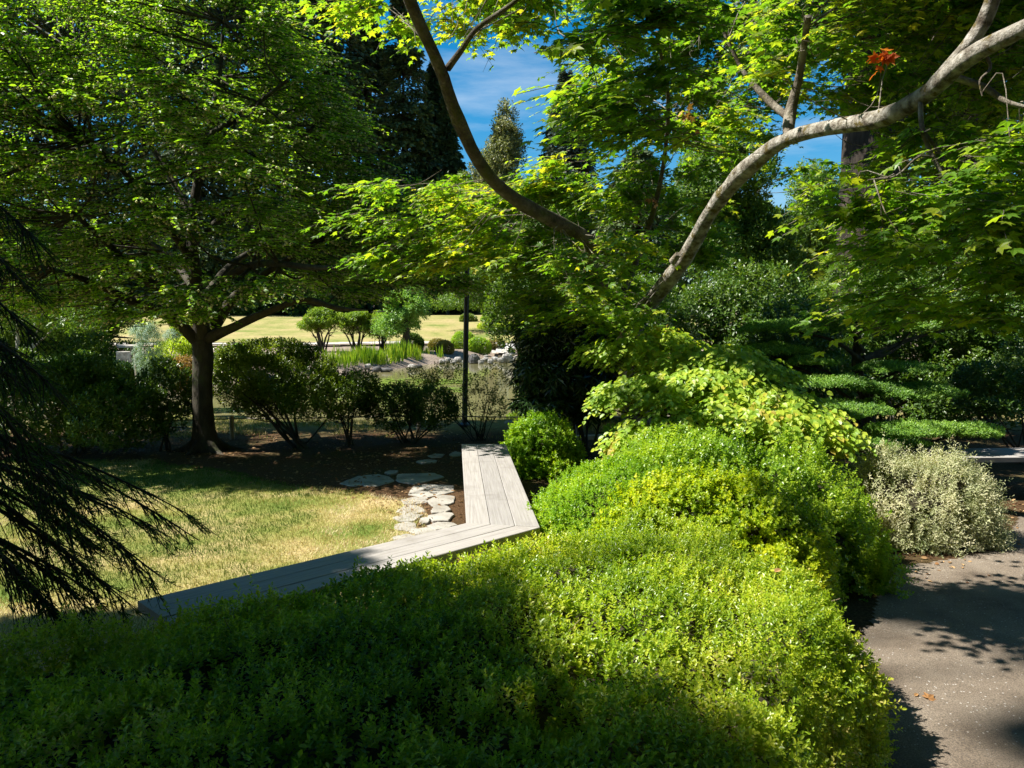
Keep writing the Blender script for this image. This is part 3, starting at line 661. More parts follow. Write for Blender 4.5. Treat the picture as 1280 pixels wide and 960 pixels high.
bush('pond_shrub', 'low loose shrub leaning right of the flat-topped one', gb(432, 11.0), [B(430, 500, 11.0, .42, .4, .34), B(448, 480, 11.2, .3, .3, .2)], MAT['camellia'], rng, 1300, .05, stems=6, gaps=.42)
bush('pond_shrub', 'low dark rounded shrub left of the slim black pole', gb(512, 11.2), [B(490, 508, 11.2, .45, .4, .36), B(540, 512, 11.1, .42, .4, .33)], MAT['camellia'], rng, 2300, .05, stems=10)
MAT['azalea2'] = leaf_mat('thin_shrub_leaf', (.08, .11, .02), (.18, .21, .04), (.32, .33, .09), trans=.4, patch=2, odd=(.45, .22, .16))
bush('airy_shrub', 'thin airy shrub of upright stems in front of the black pole', gb(600, 11.4), [B(560, 480, 11.7, .38, .3, .34), B(612, 470, 11.5, .34, .3, .45), B(600, 505, 11.4, .5, .3, .26), B(520, 478, 11.8, .3, .3, .22)], MAT['azalea2'], rng, 950, .042, stems=16, gaps=.45, sr=.007)
bush('airy_shrub', 'light green leafy shrub between dark rhododendron and the water', gb(672, 13.5), [B(668, 462, 13.6, .38, .3, .4), B(680, 500, 13.4, .42, .3, .3)], MAT['bright'], rng, 1100, .05, stems=8, gaps=.4, sr=.008)
bush('rhododendron', 'dark rhododendron with large hanging leaves behind the round shrub', gb(735, 10.2), [B(700, 420, 10.0, .55, .6, .38), B(690, 465, 9.9, .48, .5, .38), B(735, 475, 10.1, .6, .6, .42), B(680, 505, 9.7, .38, .4, .14), B(760, 430, 10.4, .6, .6, .45), B(735, 512, 9.9, .3, .35, .14)], MAT['rhodo'], rng, 2300, .15, T=T_LANCE, droop=.55, stems=9, gaps=.3, sr=.02)
bush('broadleaf_shrub', 'dark glossy shrub above the shaded bench at the right edge', gb(1290, 9.6), [B(1245, 480, 9.6, .55, .5, .30), B(1320, 460, 9.8, .7, .6, .55), B(1235, 505, 9.3, .35, .4, .12)], MAT['camellia'], rng, 2600, .06, stems=8)
bush('low_plant', 'tuft of green leaves on the bank near the low fence post', gb(775, 11.2), [B(772, 540, 11.2, .22, .2, .10)], MAT['green_mound'], rng, 160, .05, stems=4, sr=.005)
bush('low_plant', 'pale tuft at the pond edge behind the round shrub', gb(655, 14.2), [B(655, 522, 14.2, .35, .3, .12)], MAT['bright'], rng, 260, .06, stems=4, sr=.005)
bush('understory_shrub', 'ferny green undergrowth beneath the light green dogwood', gb(895, 7.6), [B(890, 556, 7.4, .9, .4, .16)], MAT['green_mound'], rng, 1300, .045, stems=4, sr=.006)

# dogwood-like shrub with big light leaves in tiers
rng = np.random.default_rng(31)
dogb = gb(880, 7.7)
dg = thing('dogwood', dogb, 'light yellow-green large-leaved shrub spreading over the clipped mounds', 'shrub')
pads = [(785, 432, 8.3, .55, .4), (830, 425, 8.4, .5, .4), (745, 445, 8.2, .3, .3), (790, 452, 8.1, .4, .35), (860, 450, 7.6, .42, .4), (905, 447, 7.5, .42, .35), (940, 462, 7.3, .40, .4), (880, 475, 7.1, .5, .4), (820, 482, 7.2, .42, .35),
        (775, 492, 7.2, .34, .32), (760, 505, 7.1, .22, .25), (830, 505, 7.0, .35, .3), (930, 492, 7.0, .48, .4), (975, 500, 6.9, .42, .4), (905, 515, 6.7, .40, .35), (955, 522, 6.6, .45, .4), (1010, 525, 6.6, .38, .35),
        (1040, 545, 6.5, .28, .3), (990, 545, 6.4, .40, .35), (1055, 562, 6.4, .16, .2), (790, 552, 6.8, .30, .3), (815, 540, 6.8, .3, .3), (775, 568, 6.7, .16, .2), (850, 535, 6.7, .2, .25), (985, 475, 7.2, .2, .2), (900, 490, 7.3, .5, .5), (860, 462, 8.0, .7, .5)]
LP, LD, LN, LS = [], [], [], []; g = Geo(); trunk_top = PX(855, 520, 7.8)
for (px, py, d_, rx, ry) in pads:
    c = PX(px, py, d_); nt_ = int(95*rx*ry/.14)+8; q = rdir(rng, nt_)*[1, 1, 0]*np.sqrt(rng.random(nt_))[:, None]*[rx, ry, 0]
    P0 = c+q; P0[:, 2] += .06-.35*(q[:, 0]**2+q[:, 1]**2)+rng.normal(0, .04, nt_)
    out_ = q+(c-trunk_top)*[.5, .5, 0]*.25+rng.normal(0, .06, (nt_, 3)); Dd = nrm(out_)+[0, 0, -.1]
    a, b, c_, s_ = twig_leaves(rng, P0-Dd*.08, Dd, np.full(nt_, .16), 6, .068, droop=.5, side=.8, tilt=.38)
    b = b*[1, 1, .5]+[0, 0, -.42]; c_ = c_+nrm(out_).repeat(6, 0)*.5+np.array([-.15, -.25, 0])
    LP.append(a); LD.append(b); LN.append(c_); LS.append(s_)
    g.tube([trunk_top+rng.normal(0, .05, 3), (trunk_top+c)/2+[0, 0, .0]-[0, 0, .06], c-[0, 0, .05]], [.022, .014, .006], 6, sub=3)
    e = P0[rng.choice(nt_, min(nt_, 14), False)]; g.sticks(np.repeat([c-[0, 0, .05]], len(e), 0), e, .005, .002)
build_leaves('foliage', np.concatenate(LP), np.concatenate(LD), np.concatenate(LN), np.concatenate(LS), T_ROUND, MAT['dogwood'], dg, rng)
for k_ in range(4):
    b_ = np.array(dogb)+[rng.normal(0, .05), rng.normal(0, .05), -.05]; g.tube([b_, (b_+trunk_top)/2+rng.normal(0, .08, 3), trunk_top+rng.normal(0, .06, 3)], [.04, .032, .022], 8, .1, sub=4)
g.build('stems', MAT['bark_dark'], dg, smooth=True)

# tiered yew, each pad of foliage its own part
rng = np.random.default_rng(41)
yb = gb(1085, 8.9); yw = thing('tiered_yew', yb, 'cloud-pruned yew with flat green tiers right of the dogwood', 'shrub')
tiers = [(1000, 414, 9.3, .75, .45, .12), (1060, 402, 9.3, .55, .45, .11), (1140, 410, 9.3, .55, .4, .12), (960, 440, 9.3, .5, .4, .10), (1122, 462, 8.7, .42, .35, .085), (1040, 480, 8.6, .42, .35, .10), (1095, 486, 8.6, .40, .3, .08), (1145, 492, 8.5, .50, .38, .10), (1072, 514, 8.3, .38, .35, .10),
         (1165, 540, 8.0, .62, .40, .11), (1100, 553, 7.9, .42, .35, .08), (1205, 538, 8.0, .38, .3, .09), (1185, 410, 9.5, .3, .3, .1), (1015, 455, 9.0, .3, .3, .08)]
ytop = PX(1075, 400, 9.2); tg = Geo(); tg.tube([yb, np.array(yb)*.6+ytop*.4+[.08, 0, 0], np.array(yb)*.3+ytop*.7-[.05, 0, 0], ytop], [.09, .075, .055, .03], 10, .15, 3, 5)
for (px, py, d_, rx, ry, rz) in tiers:
    c = PX(px, py, d_); m_ = int(2100*rx*ry/.2); q = rdir(rng, m_); q[:, 2] = np.abs(q[:, 2])*.9+.1*q[:, 2]
    rad = 1+.35*(fbm(q*[rx, ry, rz]+c, 5, 51)-.5)*2; P = c+q*[rx, ry, rz]*(rad*(.75+.25*rng.random(m_)**.5))[:, None]; P[:, 2] += .10*(fbm(P, 5, 55)-.5)
    N = nrm(q*[.6, .6, .4]+[0, 0, .5]); a, b, n_, s_ = shoots(rng, P, N, .04, 5, .032)
    build_leaves('foliage_tier', a, b, n_, s_, T_OVAL, MAT['yew'], yw, rng)
    st = np.array(yb)*(1-.75)+ytop*.75; st[2] = max(.25, c[2]-.35); st[:2] = np.array(yb)[:2]*.5+ytop[:2]*.5
    tg.tube([st, (st+c)/2+rng.normal(0, .05, 3), c-[0, 0, .02]], [.035, .022, .010], 6, .1)
    e = P[rng.choice(m_, 16)]; tg.sticks(np.repeat([c-[0, 0, .03]], 16, 0), e, .007, .003)
tg.build('trunk', MAT['bark_dark'], yw, smooth=True)

# ------------------------------------------------------------------ the big snowbell tree on the left
rng = np.random.default_rng(51)
tb = G(257, 561, .02); tb[2] = -.02
st = thing('snowbell_tree', (tb[0], tb[1], 0), 'large spreading tree on the lawn edge with hanging pale fruits', 'tree')
D0 = tb[1]; g = Geo()
fork = PX(252, 425, D0)
g.tube([tb+[0, 0, -.05], tb+[0, 0, .08], PX(255, 535, D0), PX(253, 490, D0), PX(254, 450, D0), fork], [.30, .21, .145, .135, .14, .13], 14, .10, 2, 4, 3.0)
for k_ in range(6):
    a = k_*1.05+.3; g.tube([tb+[math.cos(a)*.08, math.sin(a)*.08, .16], tb+[math.cos(a)*.30, math.sin(a)*.30, .03], tb+[math.cos(a)*.62, math.sin(a)*.62, -.03]], [.09, .055, .015], 7, .1, k_)
limbs = [
 [(252, 430, 0, .12), (250, 385, -.1, .105), (243, 335, -.2, .085), (240, 270, -.1, .065), (262, 160, 0, .05), (275, 90, .2, .03), (280, 20, .2, .02)],
 [(248, 428, 0, .09), (225, 405, -.2, .075), (205, 390, -.5, .065), (168, 378, -.8, .055), (120, 355, -1.2, .04), (60, 335, -1.6, .025)],
 [(250, 400, 0, .09), (225, 370, -.5, .07), (180, 350, -.9, .055), (140, 310, -1.2, .04), (90, 265, -1.5, .025)],
 [(256, 425, 0, .08), (285, 412, -.2, .065), (330, 392, -.6, .05), (380, 375, -1.0, .04), (420, 385, -1.4, .032), (460, 388, -1.7, .006)],
 [(254, 430, .1, .10), (272, 400, .2, .085), (300, 365, .4, .06), (350, 330, .6, .045), (420, 290, .8, .03), (500, 262, .6, .006)],
 [(250, 400, 0, .08), (270, 360, -.6, .06), (320, 330, -1.2, .045), (400, 335, -1.8, .03), (480, 330, -2.2, .006)],
 [(242, 330, 0, .06), (215, 290, -.4, .045), (160, 220, -.8, .035), (100, 170, -1.1, .022)],
 [(243, 300, 0, .06), (280, 270, .5, .045), (340, 210, 1.0, .03), (400, 150, 1.2, .018)],
 [(240, 270, 0, .05), (200, 200, .4, .04), (150, 120, .7, .03), (90, 60, .9, .02)],
 [(260, 170, 0, .05), (300, 145, -.4, .035), (360, 100, -.7, .02)],
 [(250, 380, 0, .07), (235, 350, 1.0, .055), (200, 310, 1.9, .04), (150, 290, 2.6, .025)],
 [(250, 380, 0, .07), (290, 330, 1.0, .05), (340, 300, 2.0, .03)]]
ends = []
for lm in limbs:
    pts = [PX(a, b, D0+c) for a, b, c, r in lm]; g.tube(pts, [l[3] for l in lm], 8, .12, 4, 4, 5)
    for i in range(1, len(pts)):
        for tt in (.4, .9): ends.append((pts[i-1]*(1-tt)+pts[i]*tt, lm[i][3]))
# pads of foliage laid out tier over tier
C0 = np.array([tb[0], tb[1]])
pads = []
def inside(px, py):
    top = -60
    right = np.interp(py, [-60, 0, 100, 200, 260, 330, 390], [300, 330, 400, 440, 590, 620, 560])
    left = -120
    return left < px < right and top < py < 392
for i in range(4000):
    px = rng.uniform(-120, 650); py = rng.uniform(-60, 396); dd_ = rng.normal(-.5, 1.3)
    if not inside(px, py): continue
    if py > 350 and rng.random() < .45: continue
    if px > 270 and py > 366: continue
    c = PX(px, py, D0+(np.clip(dd_, -1.9, 2.6) if px < 330 else np.clip(abs(dd_)-.2, -.2, 2.8)))
    if 10.0 < c[1] < 12.2 and -4.9 < c[0]+(c[2]-1.3)/1.28 < -2.0: continue
    if 8.3 < c[1] < 9.7 and -.6 < c[0]+(c[2]-.5)/1.28 < 1.3: continue
    if c[1] < 8.6 and -2.4 < c[0]+c[2]/1.28 < .4: continue
    if all(np.linalg.norm((c-q)*[.75, .75, 2.0]) > .46 for q in pads): pads.append(c)
pads = pads[:330]
for i in range(34): pads.append(np.array([rng.uniform(-7.5, -2.2), rng.uniform(9.8, 13), rng.uniform(7.2, 9.2)]))  # upper pads added out of view to block sky light from the hedge
EP = np.array([e[0] for e in ends]); LP, LD, LN, LS, FP = [], [], [], [], []
for c in pads:
    j = np.argmin(np.linalg.norm((EP-c)*[1, 1, 1.6], axis=1)); s = EP[j]; mid = (s+c)/2+[0, 0, -.10]
    g.tube([s, mid+rng.normal(0, .06, 3), c], [min(ends[j][1]*.6, .022), .013, .006], 5, sub=3)
    o = c-np.array([C0[0], C0[1], c[2]]); o = nrm(o); fan = rng.uniform(-1.5, 1.5, 30); Dd = np.column_stack([o[0]*np.cos(fan)-o[1]*np.sin(fan), o[0]*np.sin(fan)+o[1]*np.cos(fan), rng.uniform(-.12, .22, 30)])
    Lt = rng.uniform(.35, .85, 30)*(1-.25*np.abs(fan)/1.5); P0 = c+Dd*rng.uniform(-.35, .25, (30, 1))+rng.normal(0, .07, (30, 3))*[1, 1, .8]
    a, b, n_, s_ = twig_leaves(rng, P0, Dd, Lt, 13, .078, droop=.22, side=.75, tilt=.42)
    n_ += np.array([-.25, -.25, 0]); LP.append(a); LD.append(b); LN.append(n_); LS.append(s_)
    e1 = P0+nrm(Dd)*Lt[:, None]*.55-np.array([0, 0, 1])*(.22*Lt*.3)[:, None]; e2 = P0+nrm(Dd)*Lt[:, None]-np.array([0, 0, 1])*(.22*Lt)[:, None]
    g.sticks(P0, e1, .005, .004); g.sticks(e1, e2, .004, .002)
    kf = rng.random(len(a)) < .20; FP.append(a[kf]+np.array([0, 0, -.035])+rng.normal(0, .012, (kf.sum(), 3)))
g.build('trunk', MAT['bark_dark'], st, smooth=True)
build_leaves('crown', np.concatenate(LP), np.concatenate(LD), np.concatenate(LN), np.concatenate(LS), T_OVAL, MAT['snowbell'], st, rng)
FP = np.concatenate(FP); ov = np.array([(0, 0, 1.25), (1, 0, 0), (0, 1, 0), (-1, 0, 0), (0, -1, 0), (0, 0, -1.25)])*.015
of = np.array([[0, 1, 2], [0, 2, 3], [0, 3, 4], [0, 4, 1], [5, 2, 1], [5, 3, 2], [5, 4, 3], [5, 1, 4]])
o = mesh_np('fruit', (FP[:, None]+ov).reshape(-1, 3), (np.arange(len(FP))[:, None, None]*6+of).reshape(-1, 3), MAT['fruit'], st, smooth=True); tag(o, kind='stuff')

# ------------------------------------------------------------------ the arching maple
rng = np.random.default_rng(61)
mb = gb(800, 9.6)
mp_ = thing('maple', mb, 'maple with long mossy limbs arching left and right over the shrubs', 'tree')
g = Geo(); base = np.array(mb); fk = PX(787, 410, 9.3)
g.tube([base+[0, 0, -.05], base+[0, 0, .15], (base+fk)/2, fk], [.26, .2, .17, .17], 14, .1, 8, 4)
LIMB = {
 'right': [(790, 408, 9.3, 0.103), (815, 375, 9.0, 0.095), (858, 320, 8.4, 0.086), (890, 262, 7.8, 0.079), (935, 210, 7.2, 0.072), (985, 173, 6.6, 0.065), (1050, 157, 6.0, 0.060), (1110, 145, 5.5, 0.058), (1165, 112, 5.0, 0.062), (1210, 72, 4.6, 0.053), (1290, 30, 4.2, 0.043), (1380, -20, 3.9, 0.034)],
 'right_up': [(1165, 112, 5.0, .05), (1195, 75, 4.8, .05), (1228, 30, 4.7, .042), (1245, -20, 4.6, .035), (1250, -90, 4.5, .02)],
 'left': [(787, 408, 9.3, 0.089), (765, 378, 9.1, 0.074), (738, 335, 8.8, 0.070), (735, 300, 8.4, 0.070), (690, 275, 8.0, 0.074), (648, 252, 7.6, 0.063), (607, 215, 7.2, 0.061), (573, 150, 6.8, 0.055), (548, 80, 6.4, 0.050), (518, 15, 6.0, 0.052), (500, -40, 5.7, 0.044), (480, -110, 5.4, 0.030)],
 'left_up': [(560, 85, 6.5, .03), (575, 65, 6.3, .026), (597, 35, 6.1, .022), (640, 5, 5.9, .016), (680, -30, 5.8, .01)],
 'mid': [(770, 385, 9.1, .05), (790, 340, 9.6, .04), (815, 270, 9.4, .03), (830, 200, 8.9, .025), (835, 120, 8.2, .02), (820, 40, 7.6, .015)],
 'fork_r': [(985, 173, 6.6, .05), (988, 140, 6.7, .045), (1000, 90, 6.6, .035), (1010, 20, 6.3, .025)],
 'fork_b': [(990, 150, 6.7, .035), (960, 125, 6.9, .03), (930, 90, 7.0, .022), (905, 40, 7.0, .015)],
 'down_r': [(1190, 95, 4.8, .022), (1232, 110, 4.8, .02), (1260, 128, 4.7, .016), (1310, 140, 4.6, .010)],
 'twig_a': [(1230, 62, 4.55, .010), (1238, 85, 4.5, .008), (1225, 100, 4.5, .007), (1228, 120, 4.5, .004)],
 'low_r': [(1150, 120, 5.1, .018), (1155, 170, 5.0, .014), (1185, 230, 4.9, .011), (1215, 270, 4.8, .008), (1260, 300, 4.7, .005)],
 'low_r2': [(1155, 165, 5.0, .012), (1180, 200, 5.0, .01), (1150, 195, 4.9, .008), (1120, 220, 4.8, .006), (1085, 225, 4.7, .004)],
 'low_r3': [(1215, 270, 4.8, .008), (1195, 290, 4.7, .006), (1225, 340, 4.7, .005), (1270, 362, 4.6, .003)],
}
lend = []
gl = Geo(); gr = Geo()
for nm, lm in LIMB.items():
    pts = [PX(a, b, c) for a, b, c, r in lm]; (gl if nm in ('left', 'left_up', 'mid') else gr if nm.startswith('right') else g).tube(pts, [l[3]*(1+.13*math.sin(i_*2.3+len(nm))) for i_, l in enumerate(lm)], 12 if lm[0][3] > .04 else 6, .14 if lm[0][3] > .04 else .05, 12, 4, 6)
    for i in range(1, len(pts)):
        for tt in (.3, .8): lend.append(pts[i-1]*(1-tt)+pts[i]*tt)
g.tube([PX(853, 328, 8.45)+[-.12, -.06, 0], PX(857, 322, 8.4)+[-.1, -.1, .03]], [.04, .03], 8, .2)
# foliage regions: (x0,x1,y0,y1,d0,d1,count)
regions = [(850, 965, -40, 130, 9.0, 10.6, 44), (955, 1290, -40, 130, 5.6, 8.0, 112), (725, 900, -40, 170, 9.8, 11.2, 80), (725, 860, -40, 170, 4.3, 5.0, 14), (1080, 1400, -60, 60, 3.4, 4.6, 16), (1080, 1330, 120, 390, 4.1, 5.2, 46), (840, 960, 110, 200, 8.4, 9.6, 14),
           (715, 790, 80, 250, 8.4, 9.2, 9), (690, 800, 295, 395, 7.5, 8.2, 10), (450, 640, 232, 335, 7.6, 8.3, 26), (720, 800, 385, 410, 8.3, 8.8, 5), (560, 790, 225, 372, 8.9, 10.2, 75), (780, 900, 200, 330, 9.9, 11.0, 30), (560, 700, -60, 30, 5.6, 6.4, 12), (450, 520, -40, 20, 6.2, 6.8, 3),
           (1060, 1240, 140, 260, 4.8, 5.4, 8), (660, 790, 200, 260, 8.8, 9.6, 10), (540, 590, 25, 60, 6.2, 6.6, 2), (990, 1100, 200, 240, 5.2, 6, 3),
           (670, 800, 360, 395, 8.6, 9.4, 12)]
EP = np.array(lend); LP, LD, LN, LS = [], [], [], []
extra = [(.9, 3.0, 4.6), (1.8, 3.6, 5.0), (2.6, 3.0, 4.6), (1.6, 2.2, 4.6), (2.4, 1.8, 4.4), (3.4, 2.4, 4.6), (3.0, 1.2, 4.4)]
cs = []
for (x0, x1, y0, y1, d0, d1, n) in regions:
    for i in range(n): cs.append(PX(rng.uniform(x0, x1), rng.uniform(y0, y1), rng.uniform(d0, d1)))
for e in extra: cs.append(np.array(e))
def proj(p):
    dx, dy, dz = p[0], p[1], p[2]-CAMZ; f_ = dy*math.cos(PITCH)-dz*math.sin(PITCH); u_ = dy*math.sin(PITCH)+dz*math.cos(PITCH)
    return 640+967*dx/f_, 480-967*u_/f_
LIMBPTS = []
for nm in ('right', 'right_up', 'left', 'left_up'):
    lm = [q for q in LIMB[nm] if q[1] < (345 if nm == 'right' else 272)]
    for i in range(len(lm)-1):
        for tt in np.linspace(0, 1, 8): LIMBPTS.append([lm[i][k]*(1-tt)+lm[i+1][k]*tt for k in range(3)])
LIMBPTS = np.array(LIMBPTS)
keepc = []
LW = np.array([PX(a, b, c) for a, b, c in LIMBPTS]); LW = LW[(LIMBPTS[:, 0] > 865) & (LIMBPTS[:, 0] < 1190)]
for c in cs:
    if ((np.abs(LW[:, 1]-c[1]) < .4) & (np.abs(c[0]+(c[2]-LW[:, 2])/1.28-LW[:, 0]) < .45) & (c[2] > LW[:, 2])).any() and rng.random() < .8: continue
    if c[1] > .5 and c[2] < 1.85+c[1]*.52:
        px, py = proj(c); dd_ = np.hypot(LIMBPTS[:, 0]-px, LIMBPTS[:, 1]-py); mrg = 300/c[1]
        nearl = dd_ < mrg+25
        if nearl.any() and not (680 < px < 810 and 285 < py < 415) and c[1] < LIMBPTS[nearl, 2].max()+.45:
            if rng.random() < .93: c = PX(px, py, LIMBPTS[nearl, 2].max()+rng.uniform(.5, 1.3))
        if px < 655 and py > 335: continue
        if 1035 < px < 1110 and 160 < py < 390 and rng.random() < .5: continue
    keepc.append(c)
for c in keepc:
    j = np.argmin(np.linalg.norm((EP-c), axis=1)); s = EP[j]; mid = (s+c)/2+[0, 0, .05]
    L_ = np.linalg.norm(s-c)
    cut = L_ > .9
    if L_ > 2.0: s = c+(s-c)*(.35/L_); mid = (s+c)/2
    elif L_ > .9: s = c+(s-c)*(.7/L_); mid = (s+c)/2
    r_ = .0035+.0025*min(L_, 1.6)
    g.tube([s, mid+rng.normal(0, .07, 3), c], [.0012 if cut else r_, .0035 if cut else r_*.7, .0025], 5, sub=3)
    o = nrm(c-s)*[1, 1, .2]; o = nrm(o+rng.normal(0, .2, 3)*[1, 1, 0]); m_ = 13; fan = rng.uniform(-1.3, 1.3, m_)
    Dd = np.column_stack([o[0]*np.cos(fan)-o[1]*np.sin(fan), o[0]*np.sin(fan)+o[1]*np.cos(fan), rng.uniform(-.2, .18, m_)]); Lt = rng.uniform(.25, .55, m_)
    P0 = c+Dd*rng.uniform(-.25, .15, (m_, 1))+rng.normal(0, .05, (m_, 3))
    a, b, n_, s_ = twig_leaves(rng, P0, Dd, Lt, 7, .080, droop=.25, side=1.0, tilt=.38)
    a = a+nrm(b)*.02; n_ += np.array([-.15, -.18, 0]); b[:, 2] -= .15
    LP.append(a); LD.append(b); LN.append(n_); LS.append(s_)
    e2 = P0+nrm(Dd)*Lt[:, None]-np.array([0, 0, 1])*(.25*Lt)[:, None]; g.sticks(P0, (P0+nrm(Dd)*Lt[:, None]*.5-np.array([0, 0, 1])*(.06*Lt)[:, None]), .0035, .0025); g.sticks(P0+nrm(Dd)*Lt[:, None]*.5-np.array([0, 0, 1])*(.06*Lt)[:, None], e2, .0025, .0015)
g.build('trunk', MAT['bark_maple'], mp_, smooth=True); gl.build('limb', MAT['bark_shaded'], mp_, smooth=True); gr.build('limb', MAT['bark_sunlit'], mp_, smooth=True)
build_leaves('crown', np.concatenate(LP), np.concatenate(LD), np.concatenate(LN), np.concatenate(LS), T_MAPLE, MAT['maple'], mp_, rng)
for (px, py, d_, n, sp, lab) in [(1102, 74, 4.3, 15, .032, 'bright orange-red cluster of dead maple leaves'), (858, 141, 6.6, 11, .06, 'curled tan dead leaves on a bare twig'), (1262, 298, 4.6, 3, .02, 'single orange leaf'), (815, 252, 7.4, 5, .03, 'small brown dead leaf cluster')]:
    c = PX(px, py, d_); P = c+rng.normal(size=(n, 3))*[sp, sp*.5, sp*.9]
    o = build_leaves('dead_leaves', P, rdir(rng, n)+[0, 0, -.8], rdir(rng, n), rng.uniform(.035, .06, n), T_MAPLE, MAT['dry_leaf'] if px == 1102 else MAT['tan_leaf'], mp_, rng); o['label'] = lab

# ------------------------------------------------------------------ near dark conifer at the left edge
rng = np.random.default_rng(71)
nb = (-4.12, 2.95, 0.); nc = thing('weeping_conifer', nb, 'dark feathery conifer drooping in from the left edge', 'tree')
g = Geo(); g.tube([(-4.12, 2.95, -.05), (-4.1, 2.95, 1.5), (-4.12, 2.9, 3), (-4.15, 2.9, 4.6), (-4.15, 2.9, 5.8)], [.2, .16, .12, .07, .02], 10, .1)
LP, LD, LS = [], [], []
def frond(s, d, Lb, nsub, droop, needle=.03, sub=.42, r0=.012):
    """one drooping branch with side twigs and needles"""
    d = nrm(np.asarray(d, float)); t_ = np.linspace(0, 1, 9); P = s+d*(Lb*t_)[:, None]; P[:, 2] -= droop*Lb*t_**1.8
    g.tube(P, np.linspace(r0, .0025, 9), 5, sub=1)
    tt = rng.uniform(.18, 1, nsub); S = np.column_stack([np.interp(tt, t_, P[:, k]) for k in range(3)])
    tang = nrm(np.gradient(P, axis=0)); Tg = np.column_stack([np.interp(tt, t_, tang[:, k]) for k in range(3)]); sdv = nrm(np.cross(Tg, [0, 0, 1]))
    sg = np.where(rng.random(nsub) < .5, 1, -1)[:, None]; D2 = nrm(Tg*rng.uniform(.7, 1.4, (nsub, 1))+sdv*sg*rng.uniform(.2, .8, (nsub, 1))+np.array([0, 0, -.25])+rng.normal(0, .12, (nsub, 3)))
    L2 = sub*rng.uniform(.4, 1.1, nsub)*(1.1-.5*tt); E = S+D2*L2[:, None]; E[:, 2] -= .18*L2
    g.sticks(S, E, .0032, .0014)
    nn_ = 16; q = rng.random((nsub, nn_)); Pn = S[:, None]+(E-S)[:, None]*q[..., None]; dn = nrm(E-S)[:, None]*.9+rng.normal(size=(nsub, nn_, 3))*.5
    LP.append(Pn.reshape(-1, 3)); LD.append(dn.reshape(-1, 3)); LS.append((needle*rng.uniform(.6, 1.3, (nsub, nn_))).ravel())
for i in range(290):
    z = .5+5.2*rng.random(); az = rng.uniform(0, 6.28); Rr = np.interp(z, [0, 1.2, 2.5, 4.2, 5.3, 5.8], [1.2, 1.25, 1.2, 1.1, .8, .3])*rng.uniform(.75, 1.05)
    frond(np.array([-4.12, 2.95, z]), (math.cos(az), math.sin(az), .25), Rr, 34, .45, needle=.05, sub=.55, r0=.02)
for (sx, sy, ex, ey, d0, d1) in [(-60, 520, 242, 655, 3.7, 3.6), (-60, 560, 175, 655, 3.5, 3.4), (-60, 560, 165, 700, 3.4, 3.3), (-60, 600, 150, 728, 3.3, 3.25), (-60, 640, 105, 745, 3.2, 3.2), (-80, 520, 90, 600, 3.3, 3.2),
          (-60, 640, 60, 760, 3.1, 3.1), (-70, 470, 60, 560, 3.6, 3.5), (-70, 420, 45, 500, 3.7, 3.6), (-70, 330, 50, 420, 3.6, 3.4), (-70, 260, 40, 350, 3.5, 3.3), (-60, 550, 130, 610, 4.0, 4.2), (-60, 590, 130, 690, 3.6, 3.5), (-60, 380, 45, 460, 3.8, 3.7),
          (-80, 200, 40, 300, 3.4, 3.3), (-60, 500, 70, 620, 3.2, 3.1), (-60, 440, 35, 540, 3.1, 3.1), (-60, 400, 60, 480, 3.1, 3.0)]:
    for r in range(1 if ey < 640 else 2):
        s = PX(sx, sy+rng.uniform(-12, 12), d0); e = PX(ex+rng.uniform(-25, 5), ey+rng.uniform(-15, 15), d1); Lb = np.linalg.norm(e-s); dr = .22; d = e-s; d[2] += dr*Lb
        frond(s, d, Lb, 34, dr, needle=.034, sub=.34)
        g.tube([np.array([-4.12, 2.95, s[2]+.3]), (np.array([-4.12, 2.95, s[2]+.4])+s)/2, s], [.03, .022, .012], 5)
LP = np.concatenate(LP); LD = np.concatenate(LD); LS = np.concatenate(LS)
g.build('trunk', MAT['bark_dark'], nc, smooth=True)
build_leaves('crown', LP, LD, rdir(rng, len(LP)), LS, T_NEEDLE, MAT['dark_conifer'], nc, rng)

# shade tree left of the picture whose crown darkens the hedge
rng = np.random.default_rng(75)
def big_tree(name, label, base, top, blobs, mat, n, size, T=T_DIA, tr=.25, bark='bark_dark', gaps=.38, gs=1.2, k=5, length=.2, group=None, limbs=8, bend=0, stuff=None, up=.4, flat=None):
    base = np.asarray(base, float); t = thing(name, base, label, 'tree', group); g = Geo(); top = np.asarray(top, float)
    mid = base*.5+top*.5+[bend, 0, 0]; g.tube([base-[0, 0, .3], base+[0, 0, .2], mid, top], [tr*1.25, tr, tr*.75, tr*.25], 12, .12, 3, 5, 1.2)
    for i in range(limbs):
        c, r = blobs[i % len(blobs)]; u = rng.uniform(.35, .95); s = base+(top-base)*u; s[0] += bend*(1-abs(2*u-1)); e = np.array(c)+rng.normal(0, .3, 3)*np.array(r); e[2] = max(e[2], s[2]-.3)
        g.tube([s, (s+e)/2+rng.normal(0, .04, 3)*np.linalg.norm(e-s)-[0, 0, .1], e], [tr*.4, tr*.25, tr*.08], 6, .1)
    g.build('trunk', MAT[bark], t, smooth=True)
    bush(None, None, base, blobs, mat, rng, n, size, T, stems=0, gaps=gaps, gs=gs, k=k, length=length, parent=t, cat='tree', up=up, shell=.6, flat=flat)
    return t
